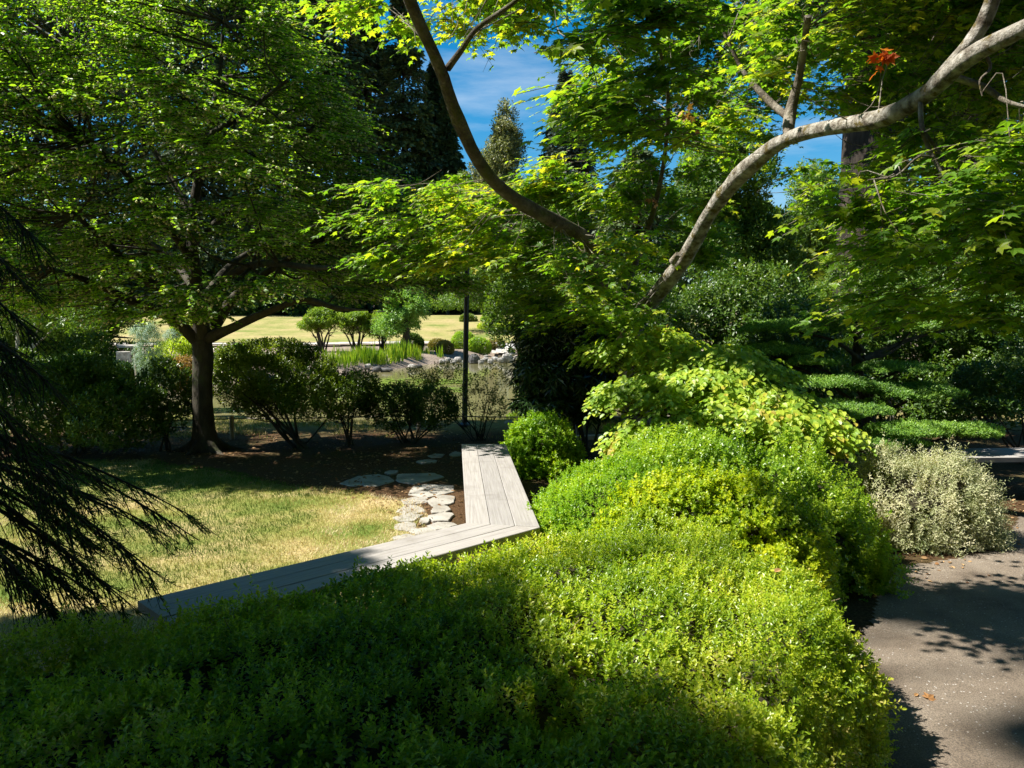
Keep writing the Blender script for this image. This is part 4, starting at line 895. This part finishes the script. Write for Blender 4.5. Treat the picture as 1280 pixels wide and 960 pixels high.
big_tree('shade_tree', 'leafy tree standing left of the hedge behind the dark conifer', (-7.2, 2.2, 0), (-7.1, 2.2, 7.4), [((-7.1, 2.2, 6.9), (1.4, 1.5, 1.1)), ((-7.2, 1.9, 5.7), (1.6, 1.9, 1.0)), ((-6.6, 1.7, 4.8), (1.3, 1.9, .9)), ((-6.3, .9, 6.0), (1.3, 1.2, 1.1)), ((-5.8, 2.2, 3.9), (1.2, 1.6, .8)), ((-7.1, 3.55, 6.9), (1.3, .85, 1.0)), ((-6.8, 1.6, 8.5), (1.4, 1.1, 1.1)), ((-7.0, 2.6, 7.8), (1.3, 1.1, 1.0)), ((-7.0, 3.3, 5.2), (1.2, .9, .9)), ((-7.1, 4.15, 6.6), (1.3, .5, .9)), ((-6.9, 4.1, 5.4), (1.0, .5, .7))], MAT['mid'], 15000, .14, T=T_OVAL, gaps=.2, tr=.2)
big_tree('tall_shade_tree', 'tall high-crowned tree far left of the path', (-14, .3, 0), (-14, 2.6, 22), [((-14, 4.45, 21.9), (.95, .30, .4)), ((-13.6, 3.75, 22.6), (1.2, .16, .4)), ((-13.9, 2.9, 21.9), (1.0, .34, .45)), ((-13.2, 4.9, 23), (.8, .16, .3)), ((-14, 2.0, 21.9), (1.1, .3, .5))], MAT['mid'], 4500, .18, T=T_OVAL, gaps=.3, gs=2, tr=.14, limbs=4)
big_tree('sky_blocker_tree', 'added unseen tree right of the path whose crown blocks sky light', (7.5, 2.0, 0), (5.5, 2.6, 9), [((0.6, 2.2, 8.6), (2.2, 2.6, .9)), ((1.0, 5.4, 9.2), (2.3, 2.2, .9)), ((3.6, 3.6, 9.4), (2.6, 3.0, 1.2)), ((6.2, 4.6, 9.0), (2.4, 3.0, 1.4)), ((4.0, .4, 8.6), (3.0, 2.2, 1.1)), ((1.0, -.6, 8.4), (2.6, 2.0, 1.0)), ((7.5, 1.6, 6.5), (2.4, 3.0, 2.2)), ((-1.2, -1.2, 7.6), (2.2, 1.6, 1.0)), ((2.3, 8.0, 9.4), (1.9, 1.9, .8)), ((5.2, 7.6, 8.8), (2.6, 2.0, 1.1)), ((2.4, 5.6, 8.4), (2.0, 2.0, .8))], MAT['mid'], 15000, .30, T=T_OVAL, gaps=.12, tr=.3)  # added overhead crown, never in view, keeps sky light off the hedge
for bx, by, hh in [(2.2, -2.6, 5.6), (-2.6, -3.0, 5.2), (6.0, -1.2, 6.5), (-7, -3.2, 6), (0, -7, 8), (-4.4, -7, 9), (5, -6, 9)]:  # trees added out of view behind the camera to deepen the shade
    big_tree('woodland_tree', 'added unseen tree behind the camera that blocks sky light', (bx, by, 0), (bx, by+.2, hh+2.5), [((bx, by+1.3, hh-.6), (2.4, 2.0, 1.2)), ((bx+1.2, by, hh+1.5), (2.4, 2.2, 1.4)), ((bx-1.3, by+.2, hh-1), (2.2, 2, 1.2)), ((bx, by-.5, 2.4), (2.6, 1.4, 2.2)), ((bx-1, by, hh+3), (2.2, 2, 1.4))], MAT['mid'], 5500, .24, T=T_OVAL, gaps=.15, tr=.25, group='added sky-blocking trees behind the camera')

# ------------------------------------------------------------------ background trees
rng = np.random.default_rng(81)
def fir(name, label, px, d, hgt, rad, mat, n, size, seed, group=None, z0=1.0, power=.85, bark='bark_fir', tr=.35, spread=1.0, broken=.35):
    r_ = np.random.default_rng(seed); x = (px-640)/967*d; b = np.array([x, d, Hz(x, d)]); t = thing(name, b, label, 'tree', group)
    g = Geo(); g.tube([b-[0, 0, .3], b+[0, 0, hgt*.5], b+[0, 0, hgt*.97]], [tr, tr*.6, .03], 8, .06)
    nb_ = int(n/60); h = z0+(hgt-z0)*r_.random(nb_)**.9; az = r_.uniform(0, 6.28, nb_); Lb = rad*np.clip((1-(h-z0)/(hgt-z0)), .02, 1)**power*r_.uniform(1-broken, 1.08, nb_)+.15
    o = np.column_stack([np.cos(az), np.sin(az), np.zeros(nb_)]); s0 = b+np.column_stack([np.zeros((nb_, 2)), h]); e0 = s0+o*Lb[:, None]; e0[:, 2] -= Lb*.28
    g.sticks(s0, e0, .05, .015, 4); g.build('trunk', MAT[bark], t, smooth=True)
    q = r_.random((nb_, 60))**.7; P = s0[:, None]+(e0-s0)[:, None]*q[..., None]; sd_ = np.cross(o, [0, 0, 1])[:, None]; w_ = (1-q*.55)*Lb[:, None]*.30*r_.normal(0, 1, (nb_, 60))
    P = P+sd_*w_[..., None]; P[..., 2] += -np.abs(w_)*.25+r_.normal(0, .06*size/.2, (nb_, 60)); D = o[:, None]*.8+sd_*np.sign(w_)[..., None]*.5+np.array([0, 0, -.45])+r_.normal(0, .3, (nb_, 60, 3))
    Nn = np.array([0, 0, 1.])+r_.normal(0, .55, (nb_*60, 3))
    rr = np.clip(np.repeat(r_.random(nb_), 60)*.55+r_.random(nb_*60)*.45, 0, 1)
    build_leaves('crown', P.reshape(-1, 3), D.reshape(-1, 3), Nn, size*r_.uniform(.6, 1.3, nb_*60), T_DIA, mat, t, r_, rr)
    return t
fir('fir_tree', 'dark fir rising past the top edge behind the left tree, nearest the picture corner', 60, 88, 62, 10, MAT['fir'], 28000, .62, 1)
fir('fir_tree', 'dark fir behind the upper left tree crown, tip outside the picture', 190, 91, 64, 10, MAT['fir'], 28000, .62, 2)
fir('fir_tree', 'shaggy fir showing in the gap at the top left', 325, 90, 56, 9, MAT['fir'], 32000, .6, 3, broken=.5)
fir('fir_tree', 'tall dark fir left of the blue sky gap', 425, 92, 54, 8.8, MAT['fir'], 32000, .6, 4, broken=.5)
for k_, (px, d, h_, r_w, lab) in enumerate([(-40, 84, 50, 9, 'dark fir at the far left corner, mostly behind the left crown'), (125, 96, 60, 10, 'dark fir filling the gap between the two left corner firs'), (255, 86, 52, 9, 'dark fir behind the centre of the big left crown'),
  (375, 97, 58, 9, 'dark fir between the shaggy fir and the tall one left of the sky gap'), (462, 98, 44, 7.5, 'fir whose tip just reaches the top edge left of the maple limb'), (545, 99, 31, 6.5, 'dark fir behind the lower part of the left maple limb')]):
    fir('fir_tree', lab, px, d, h_, r_w, MAT['fir'], 26000, .62, 40+k_)
fir('fir_tree', 'narrow dark fir directly behind the left maple limb', 508, 94, 41, 7.4, MAT['fir'], 32000, .55, 5, broken=.45)
fir('fir_tree', 'short dark fir filling the space below the left maple limb', 560, 96, 26, 6.5, MAT['fir'], 18000, .55, 6)
fir('blue_fir', 'bluish pointed fir standing alone against the sky', 706, 92, 28, 7.2, MAT['blue_fir'], 28000, .58, 7, power=.8, broken=.3)
fir('fir_tree', 'broad dark conifer right of the pointed blue fir', 795, 60, 14.2, 6.0, MAT['fir'], 16000, .45, 8, power=.55)
fir('pine_tree', 'yellow-green soft pine at the back right of the garden', 992, 30, 6.0, 2.4, MAT['pine'], 9000, .34, 9, power=.5)
fir('fir_tree', 'dark fir at the far right behind the big trunk', 1160, 40, 26, 5, MAT['fir'], 14000, .42, 10)
def far_tree(name, label, px, d, w, ytop, ybot, mat, n, size, seed, **kw):
    global rng
    rng = np.random.default_rng(seed); x = (px-640)/967*d; zt = PX(px, ytop, d)[2]; zb = PX(px, ybot, d)[2]; b = (x, d, Hz(x, d)); hw = w/967*d/2; H_ = zt-zb; bl = []
    for i in range(9):
        u = i/8; bl.append(((x+rng.uniform(-.55, .55)*hw*(1-.5*u), d+rng.uniform(-.4, .4)*hw, zb+H_*(.18+.64*u)), (hw*rng.uniform(.42, .62)*(1.1-.45*u), hw*.5, H_*rng.uniform(.15, .24))))
    big_tree(name, label, b, (x, d, zt-H_*.25), bl, mat, n, size, tr=kw.pop('tr', .22), length=size*1.6, gs=kw.pop('gs', .8), limbs=6, **kw)
far_tree('woodland_tree', 'pale olive rounded tree top below the sky gap', 618, 90, 115, 122, 330, MAT['olive'], 9000, .36, 101)
far_tree('woodland_tree', 'green broadleaf tree behind the left maple limb, below the firs', 560, 88, 120, 215, 390, MAT['mid'], 7000, .4, 102)
far_tree('woodland_tree', 'green broadleaf tree in front of the blue fir', 700, 86, 170, 240, 392, MAT['mid'], 9000, .4, 103)
far_tree('woodland_tree', 'mid green tree behind the right maple limb', 1010, 46, 150, 205, 370, MAT['mid'], 6500, .22, 104)
far_tree('woodland_tree', 'low bright green tree beside the soft pine', 1035, 34, 50, 318, 380, MAT['bright'], 2200, .17, 105)
far_tree('woodland_tree', 'dark tree between the maple fork and the pine', 900, 24, 190, 150, 400, MAT['mid'], 8000, .15, 106, gaps=.33)
far_tree('woodland_tree', 'dark tree at the right edge of the garden', 1225, 22, 240, 250, 440, MAT['mid'], 8000, .14, 107, gaps=.33)
far_tree('woodland_tree', 'leafy tree over the sky gaps at the upper right', 1180, 26, 330, -80, 230, MAT['mid'], 9000, .17, 108, gaps=.43)
far_tree('woodland_tree', 'dark tree at the left edge above the far path', 30, 26, 240, 300, 478, MAT['mid'], 6000, .16, 109, gaps=.33)
far_tree('woodland_tree', 'shaded green tree behind the footbridge', 112, 29, 150, 340, 474, MAT['mid'], 6500, .16, 110, gaps=.3)
far_tree('woodland_tree', 'dark tree filling the left background under the big crown', 330, 90, 300, 300, 402, MAT['mid'], 6000, .38, 111, gaps=.3)
far_tree('lawn_tree', 'dark-trunked tree standing on the far lawn right of the black pole', 614, 62, 150, 330, 392, MAT['mid'], 4200, .2, 112)
far_tree('lawn_tree', 'drooping blue-green tree hanging over the far lawn', 508, 44, 84, 356, 422, MAT['yew'], 3000, .17, 113)
far_tree('lawn_tree', 'small pale grey-green tree at the right end of the far lawn', 652, 60, 52, 372, 408, MAT['olive'], 1600, .18, 114)
for k_, (px, w_) in enumerate([(404, 62), (447, 66), (478, 44)]):
    d_ = 45+k_; x_ = (px-640)/967*d_; y0_, y1_ = [382, 384, 396][k_], [420, 424, 430][k_]; zt = PX(px, y0_, d_)[2]; zb = PX(px, y1_, d_)[2]; hw = w_/967*d_/2; rr_ = np.random.default_rng(120+k_)
    bush('shore_tree', ['bright green multi-stemmed small tree on the far bank, leftmost of three', 'bright green small tree on the far bank, middle of three', 'shortest green small tree on the far bank, next to the dark box shrub'][k_], (x_, d_, Hz(x_, d_)),
         [((x_+rr_.uniform(-.6, .6)*hw, d_+rr_.uniform(-.5, .5), zb+(zt-zb)*rr_.uniform(.25, .75)), (hw*.55, hw*.5, (zt-zb)*.22)) for _ in range(9)], MAT['bright'], rr_, 2800, .13, T=T_DIA, stems=7, sr=.06, cat='tree', group='small trees on the far bank', gaps=.36, gs=1.3)
# big trunks at the right
rng = np.random.default_rng(130)
bb = gb(1072, 18)
big_tree('great_conifer', 'massive dark trunk rising behind the right maple limb', bb, (bb[0]+.5, 18, 15), [((bb[0]+.3, 18, 11), (3, 3, 2.5)), ((bb[0]-1, 18, 9), (2, 2, 1.2)), ((bb[0]+2.2, 18.5, 8.2), (1.8, 2, 1)), ((bb[0]+.5, 18, 13.5), (2, 2, 2))], MAT['fir'], 6000, .3, tr=.85, bark='bark_fir', limbs=6)
bb = gb(1190, 20)
big_tree('great_conifer', 'second dark trunk farther right with side limb', bb, (bb[0]+.2, 20, 14), [((bb[0]+2.4, 20, 6.5), (1.6, 2, .8)), ((bb[0]+.3, 20, 11), (3, 3, 2.5)), ((bb[0]-1.4, 20, 8), (1.4, 2, .9))], MAT['mid'], 5000, .2, tr=.33, bark='bark_fir', limbs=6)
# understory masses on the right
for k_, (px, d, w_, yt, yb_, n, mt, lab) in enumerate([
  (690, 14, 150, 300, 500, 4200, 'mid', 'dark leafy shrub behind the rhododendron'), (880, 12.5, 240, 340, 540, 5200, 'camellia', 'dark evergreen shrub behind the dogwood'),
  (960, 11.5, 200, 380, 545, 4600, 'camellia', 'dark evergreen shrub behind the left tiers of the yew'), (1090, 13, 260, 360, 560, 5200, 'camellia', 'dark evergreen shrub behind the yew trunk'),
  (1240, 12, 220, 380, 560, 5000, 'camellia', 'dark evergreen shrub beyond the shaded bench'), (1150, 16, 300, 300, 420, 5200, 'mid', 'tall dark bush below the right maple leaves'),
  (800, 14, 150, 350, 480, 3600, 'mid', 'dark bush behind the maple fork')]):
    x = (px-640)/967*d; hw = w_/967*d/2; zt = PX(px, yt, d)[2]; zb = max(PX(px, yb_, d)[2], .1); bl = []
    for i in range(6): bl.append(((x+rng.uniform(-.6, .6)*hw, d+rng.uniform(-.4, .4), zb+(zt-zb)*(.15+.65*i/5)), (hw*rng.uniform(.5, .7), .8, (zt-zb)*.26)))
    bush('evergreen_shrub', lab, (x, d, Hz(x, d)), bl, MAT[mt], rng, n, .085, stems=8, gaps=.3, gs=1.5, sr=.025, k=5, length=.12)
for px, d, lab in [(60, 19, 'dark shrub beyond the far left shrub, near the pale trunk'), (118, 20, 'dark shrub left of the footbridge posts'), (300, 30, 'shaded low shrub on the bank right of the tree trunk')]:
    bush('bank_shrub', lab, gb(px, d), [B(px-25, 468, d, .9, .8, .55), B(px+18, 474, d, .8, .7, .45)] if px < 200 else [B(px, 447, d, 1.0, .8, .4)], MAT['camellia'], rng, 2600, .1, stems=5)
# left background: weeping blue cedar, rust and yellow shrubs, young pale-trunked tree
bush('weeping_cedar', 'pale blue weeping cedar tied to a thin stake left of the trunk', gb(188, 17), [B(188, 440, 17, .35, .35, .62), B(200, 470, 17, .42, .4, .45), B(178, 415, 17, .28, .3, .18), B(215, 420, 17, .2, .2, .15)], MAT['blue_cedar'], rng, 2200, .085, T=T_NEEDLE, droop=.9, stems=5, cat='shrub')
for o in [bpy.context.scene.objects[-1]]: pass
bush('yellow_shrub', 'yellow-green rounded shrub seen left of the trunk fork', gb(222, 20), [B(222, 450, 20, .75, .6, .55)], MAT['cover'], rng, 1800, .08, stems=4)
bush('rust_shrub', 'rust-tinted shrub low beside the tree trunk', gb(230, 18.5), [B(232, 470, 18.5, .55, .5, .5)], MAT['rust'], rng, 1300, .07, stems=4)
bush('yellow_shrub', 'small bright yellow-green bush framed in the trunk fork', gb(240, 34), [B(240, 408, 34, .9, .7, .75)], MAT['cover'], rng, 900, .14, stems=3)
big_tree('pale_trunk_tree', 'young tree with a pale leaning trunk at the left edge', gb(6, 20), PX(22, 400, 20), [B(20, 385, 20, 1.3, 1, .6), B(70, 400, 20, 1.2, 1, .5)], MAT['mid'], 1500, .1, tr=.10, bark='bark_pale', limbs=4, bend=.1)
g = Geo(); s0 = np.array(gb(168, 16.8)); g.tube([s0-[0, 0, .1], s0+[.02, 0, 1.1], s0+[0, 0, 2.1]], [.02, .02, .018], 6)
tag(g.build('plant_stake', MAT['rail'], smooth=True), 'thin upright stake beside the blue weeping cedar', 'stake')

# far bank shrubs
def fshrub(name, lab, px, py, d, w_, h_, mat, n, size, seed, group=None):
    r_ = np.random.default_rng(seed); c = PX(px, py, d); b = (c[0], d, Hz(c[0], d)); hw = w_/967*d/2; hh = h_/967*d
    bush(name, lab, b, [((c[0], d, b[2]+hh*.35), (hw, hw*.8, hh*.65))], MAT[mat], r_, n, size, stems=4, sr=.02, gaps=.12, gs=1.5, shell=.2, k=5, length=size)
fshrub('box_shrub', 'dark green block-like shrub on the far bank', 515, 428, 46, 30, 22, 'mid', 1800, .10, 201)
fshrub('heather_shrub', 'ochre heather mound on the far bank, upper one', 547, 424, 47, 24, 14, 'ochre', 900, .10, 202)
fshrub('heather_shrub', 'ochre heather mound on the far bank, lower one', 556, 438, 44, 24, 15, 'ochre', 900, .10, 203)
fshrub('box_shrub', 'wide bright green mound behind the black pole on the far bank', 580, 427, 48, 34, 22, 'box', 1700, .10, 204)
fshrub('box_shrub', 'bright green mound just right of the black pole on the far bank', 598, 432, 46.5, 30, 20, 'box', 1500, .10, 205)
fshrub('heather_shrub', 'brownish low mound right of the bright green mounds', 620, 432, 49, 26, 14, 'ochre', 800, .10, 206)
fshrub('box_shrub', 'round clipped green ball at the top of the far lawn', 616, 402, 72, 30, 12, 'box', 1000, .14, 207)
fshrub('box_shrub', 'small clipped ball at the top of the far lawn behind the pole', 585, 402, 72, 22, 12, 'azalea', 800, .14, 208)
fshrub('box_shrub', 'yellow-green shrub under the left crown by the far path', 300, 424, 40, 26, 14, 'green_mound', 700, .1, 209)
rng = np.random.default_rng(300)
n = 9000; P = np.column_stack([rng.uniform(-3.5, 1.6, n), rng.uniform(64, 70, n)]); k = ((P[:, 0]+.6)/2.4)**2+((P[:, 1]-66.5)/3)**2 < 1; P = P[k]; n = len(P)
build_leaves('ground_cover', np.column_stack([P, H(P)+.1+.35*rng.random(n)]), rdir(rng, n), np.array([0, 0, 1.])+rng.normal(size=(n, 3))*.5, rng.uniform(.12, .22, n), T_DIA, MAT['cover'], None, rng)
tag(bpy.data.objects['ground_cover'], 'bright yellow-green ground cover at the top of the far lawn', 'ground cover', kind='stuff')
# irises along the far shore
n = 14000; P = np.column_stack([rng.uniform(-9.5, -3.1, n), rng.uniform(31, 43, n)]); s_ = sdf(P, POND); k = (s_ > .8+.7*vnoise(P, .5, 3)) & (s_ < 2.4) & (fbm(P, .8, 44, 3) > .46); P = P[k]; n = len(P); az = rng.random(n)*6.28
ln_ = rng.uniform(.05, .5, n); D = np.column_stack([np.cos(az)*ln_, np.sin(az)*ln_, np.ones(n)]); Nn = np.cross(D, np.column_stack([-np.sin(az), np.cos(az), np.zeros(n)]))
V, F, kk = leaf_geo(np.column_stack([P, H(P)]), D, Nn, rng.uniform(.3, .8, n)*(.35+1.1*fbm(P, 1.1, 45, 2)), (T_BLADE[0]*[1, .06, 1], T_BLADE[1]))
tag(mesh_np('iris_leaves', V, F, MAT['iris'], rnd=np.repeat(rng.random(n), kk)), 'bright green upright iris leaves along the far shore', 'irises', kind='stuff')
# water lilies
n = 420; P = np.column_stack([rng.uniform(-6.2, -1.6, n), rng.uniform(22.5, 30, n)]); k = (fbm(P, .5, 77) > .42) & (sdf(P, POND) < -.5); P = P[k]; n = len(P); g = Geo()
a = np.arange(10)/11*2*math.pi+.25
for i in range(n):
    r_ = rng.uniform(.10, .19); z_ = WATER+.006+rng.random()*.03; q = np.column_stack([P[i, 0]+np.cos(a+i)*r_, P[i, 1]+np.sin(a+i)*r_, z_+np.sin(a*2+i)*.008+rng.random()*.01]); g.add(np.vstack([[P[i, 0], P[i, 1], z_], q]), np.array([[0, j+1, j+2] for j in range(9)]))
o = g.build('water_lilies', MAT['lily']); tag(o, 'patch of yellow-green water lilies floating on the pond', 'water lilies', kind='stuff')
# shore rocks
def rock(name, lab, px, py, z, wpx, hpx, mat, seed, group=None, d=None):
    r_ = np.random.default_rng(seed); c = G(px, py, z) if d is None else PX(px, py, d); w_ = wpx/967*c[1]/2; h_ = hpx/967*c[1]/2
    u = []; n1, n2 = 12, 8
    for i in range(n2+1):
        for j in range(n1):
            t1 = math.pi*i/n2; t2 = 2*math.pi*j/n1; u.append((math.sin(t1)*math.cos(t2), math.sin(t1)*math.sin(t2), math.cos(t1)))
    u = np.array(u); cell = vnoise(u+seed, 1.7, seed); k = .75+.5*cell+.12*vnoise(u+seed, 5, seed+1); q = np.sign(u)*np.abs(u)**.8
    V = q*k[:, None]*[w_, w_*.75, h_]+[c[0], c[1], c[2]+h_*.35]
    F = [[i*n1+j, (i+1)*n1+j, (i+1)*n1+(j+1) % n1, i*n1+(j+1) % n1] for i in range(n2) for j in range(n1)]
    o = mesh_np(name, V, np.array(F), mat, smooth=False); tag(o, lab, 'rock', group)
GRP = 'rocks edging the far shore'
rock('shore_rock', 'large dark upright rock at the far shore right of the pole', 593, 452, -.5, 13, 13, MAT['dark_rock'], 1, GRP)
rock('shore_rock', 'white block-like rock at the far shore nearest the rhododendron', 634, 451, -.5, 14, 14, MAT['rock'], 2, GRP)
rock('shore_rock', 'pale flat rock in the middle of the iris shore', 515, 459.5, -.52, 10, 6, MAT['rock'], 3, GRP)
rock('shore_rock', 'dark rock touching the pale flat one on the iris shore', 524, 459, -.52, 8, 5, MAT['dark_rock'], 4, GRP)
rock('shore_rock', 'small white rock at the left end of the iris shore', 460, 459, -.4, 7, 6, MAT['rock'], 5, GRP)
rock('shore_rock', 'grey wet rock at the left end of the iris shore', 471, 463, -.52, 10, 7, MAT['dark_rock'], 6, GRP)
rock('shore_rock', 'low grey slab left end of the iris shore at the waterline', 483, 463.5, -.55, 16, 5, MAT['dark_rock'], 7, GRP)
for i, (px, py, w_, h_) in enumerate([(553, 453, 8, 6), (560, 452, 8, 7), (567, 453, 8, 6), (573, 451, 9, 7), (582, 453, 8, 6), (601, 453, 8, 6), (607, 451, 8, 7), (613, 453, 7, 6), (619, 450, 9, 6), (626, 452, 8, 7), (608, 446.5, 6, 4), (646, 450, 9, 8), (655, 449, 10, 8), (665, 448, 9, 7)]):
    rock('shore_rock', 'small pale rock in the row edging the far shore', px, py, -.52, w_, h_, MAT['rock'], 20+i, GRP)
rock('boulder', 'dark low boulder by the water left of the tree trunk', 213, 549, .1, 60, 22, MAT['dark_rock'], 40, d=12.6)
rock('boulder', 'flat shaded boulder beneath the flat-topped shrub', 320, 553, .05, 75, 16, MAT['dark_rock'], 41, d=12.6)
rock('boulder', 'pale rounded stone at the pond edge behind the round shrub', 637, 533, .1, 14, 10, MAT['rock'], 42, d=13.2)

# stone lantern half hidden at the right end of the far lawn
c = G(640, 441, -.2); lt = thing('stone_lantern', (c[0], c[1], Hz(c[0], c[1])), 'small granite lantern at the far shore beside the dark leaves', 'lantern'); bz = Hz(c[0], c[1])
def lathe(g, x, y, prof, n=8):
    P = np.array([[x+r*math.cos(2*math.pi*j/n), y+r*math.sin(2*math.pi*j/n), z] for r, z in prof for j in range(n)]); m = len(prof)
    g.add(P, [[i*n+j, i*n+(j+1) % n, (i+1)*n+(j+1) % n, (i+1)*n+j] for i in range(m-1) for j in range(n)])
g = Geo(); lathe(g, c[0], c[1], [(.01, bz+.04), (.30, bz+.04), (.30, bz+.16), (.12, bz+.24), (.11, bz+.8), (.26, bz+.92), (.26, bz+.98), (.01, bz+.98)]); g.build('pedestal', MAT['stone_lantern'], lt)
g = Geo(); lathe(g, c[0], c[1], [(.01, bz+.985), (.17, bz+.985), (.17, bz+1.25), (.01, bz+1.25)], 6); g.build('light_chamber', MAT['stone_lantern'], lt)
g = Geo(); lathe(g, c[0], c[1], [(.01, bz+1.255), (.42, bz+1.255), (.40, bz+1.31), (.12, bz+1.48), (.07, bz+1.52), (.10, bz+1.6), (.01, bz+1.7)], 6); g.build('roof', MAT['stone_lantern'], lt)

# ------------------------------------------------------------------ black pole, low rail fence, edging, footbridge
c = np.array(gb(580, 12.9)); pl = thing('pole', c, 'slim black metal pole standing behind the pond shrubs', 'pole')
g = Geo(); tp = PX(584, 330, 12.9); g.tube([c-[0, 0, .1], c*.5+tp*.5, tp], [.047, .044, .042], 14, sub=4); g.build('shaft', MAT['black_metal'], pl, smooth=True)
g = Geo(); lathe(g, c[0], c[1], [(.02, c[2]+.03), (.11, c[2]+.03), (.11, c[2]+.05), (.05, c[2]+.08)], 14); g.build('base_plate', MAT['black_metal'], pl)
g = Geo(); lathe(g, tp[0], tp[1], [(.02, tp[2]-.01), (.06, tp[2]), (.055, tp[2]+.05), (.01, tp[2]+.08)], 14); g.build('cap', MAT['black_metal'], pl)
fx = [(-6.7, 11.2), (-4.2, 11.5), (-1.45, 11.9), (.96, 11.75), (3.5, 12.0), (6, 12.1)]
fn = thing('rail_fence', (fx[1][0], fx[1][1], 0), 'low rail fence on short wooden posts along the pond', 'fence')
for x, y in fx:
    z_ = Hz(x, y); g = Geo(); g.tube([(x, y, z_-.05), (x, y, z_+.36)], [.036, .033], 10, .03, 3, 1); g.build('post', MAT['post'], fn, smooth=False)
for (x0, y0), (x1, y1) in zip(fx[:-1], fx[1:]):
    g = Geo(); z0 = Hz(x0, y0)+.31; z1 = Hz(x1, y1)+.31; a_ = np.array([x0, y0, z0]); b_ = np.array([x1, y1, z1]); dv = nrm(b_-a_)*.034
    g.tube([a_+dv, (a_+b_)/2+[0, 0, -.012], b_-dv], [.010, .010, .010], 6, sub=4); g.build('rail', MAT['rail'], fn, smooth=True)
g = Geo(); a_ = G(688, 550, .02)[:2]; b_ = G(762, 548, .02)[:2]; g.prism(np.array([a_, b_, b_+[0, .09], a_+[0, .09]]), -.05, .07, .006)
tag(g.build('edging_board', MAT['post']), 'grey timber edging board at the foot of the low fence post', 'edging')
# footbridge / deck at left: pale slab with posts
cb = G(150, 488, -.3); br = thing('footbridge', (cb[0], cb[1], 0), 'pale footbridge end with short posts seen left of the trunk', 'bridge')
d_ = 22.5
g = Geo(); P4 = [PX(118, 492, 21.0)[:2], PX(182, 486, 21.0)[:2], PX(172, 470, 24.5)[:2], PX(140, 466, 24.5)[:2]]; g.prism(np.array(P4), -.14, .0, .01); g.build('deck', MAT['post'], br)
g = Geo(); P4 = [PX(146, 463, 24.6)[:2], PX(164, 463, 24.6)[:2], PX(164, 463, 24.9)[:2], PX(146, 463, 24.9)[:2]]; g.prism(np.array(P4), .0, .72, .01); g.build('end_panel', MAT['bark_pale'], br)
for px, py, d2, h_ in [(146, 480, 22.0, .55), (160, 480, 21.4, .5), (166, 462, 24.3, .85)]:
    q = PX(px, py, d2); g = Geo(); g.tube([(q[0], d2, -.1), (q[0], d2, h_)], [.045, .045], 8, sub=1); g.build('post', MAT['bark_dark'], br)
g = Geo(); P4 = [PX(148, 452, 25.3)[:2], PX(172, 452, 25.3)[:2], PX(174, 452, 26.5)[:2], PX(146, 452, 26.5)[:2]]; g.prism(np.array(P4), .82, .88, .01); g.build('cap_slab', MAT['bark_pale'], br)

# fallen leaves and small litter on the path and hedge
rng = np.random.default_rng(400)
for (px, py, z, s_, lab) in [(1160, 873, .016, .055, 'brown fallen leaf lying on the shaded gravel path'), (1143, 870, .016, .035, 'small curled brown leaf beside the larger one on the path'), (968, 715, .74, .05, 'reddish dead leaf caught on top of the sunlit hedge'), (1192, 688, .016, .05, 'brown leaf fragment on the sunlit part of the path')]:
    c = G(px, py, z); o = build_leaves('fallen_leaf', c[None], np.array([[.7, .5, .1]]), np.array([[.1, -.3, 1.]]), np.array([s_]), T_MAPLE if s_ > .05 else T_OVAL, MAT['tan_leaf'], None, rng); tag(o, lab, 'leaf')

# distant wood closing the horizon
rng = np.random.default_rng(500)
n = 60000; az = rng.uniform(-1.0, 1.0, n); d_ = rng.uniform(98, 112, n); x = np.sin(az)*d_*1.15; y = np.cos(az)*d_*.6+42
hz_ = 8+9*fbm(np.column_stack([az*9, np.zeros(n)]), 1, 71, 3); zz = rng.random(n)**.9*hz_; P = np.column_stack([x, y]); P3 = np.column_stack([P, H(P)+zz])
k = vnoise(P3, .45, 72) > .3; P3 = P3[k]; n = len(P3)
o = build_leaves('distant_wood', P3, rdir(rng, n), rdir(rng, n)+[0, -.6, .6], rng.uniform(.7, 1.5, n), T_DIA, MAT['mid'], None, rng); tag(o, 'dark wood closing off the far side of the garden', 'wood', kind='stuff')
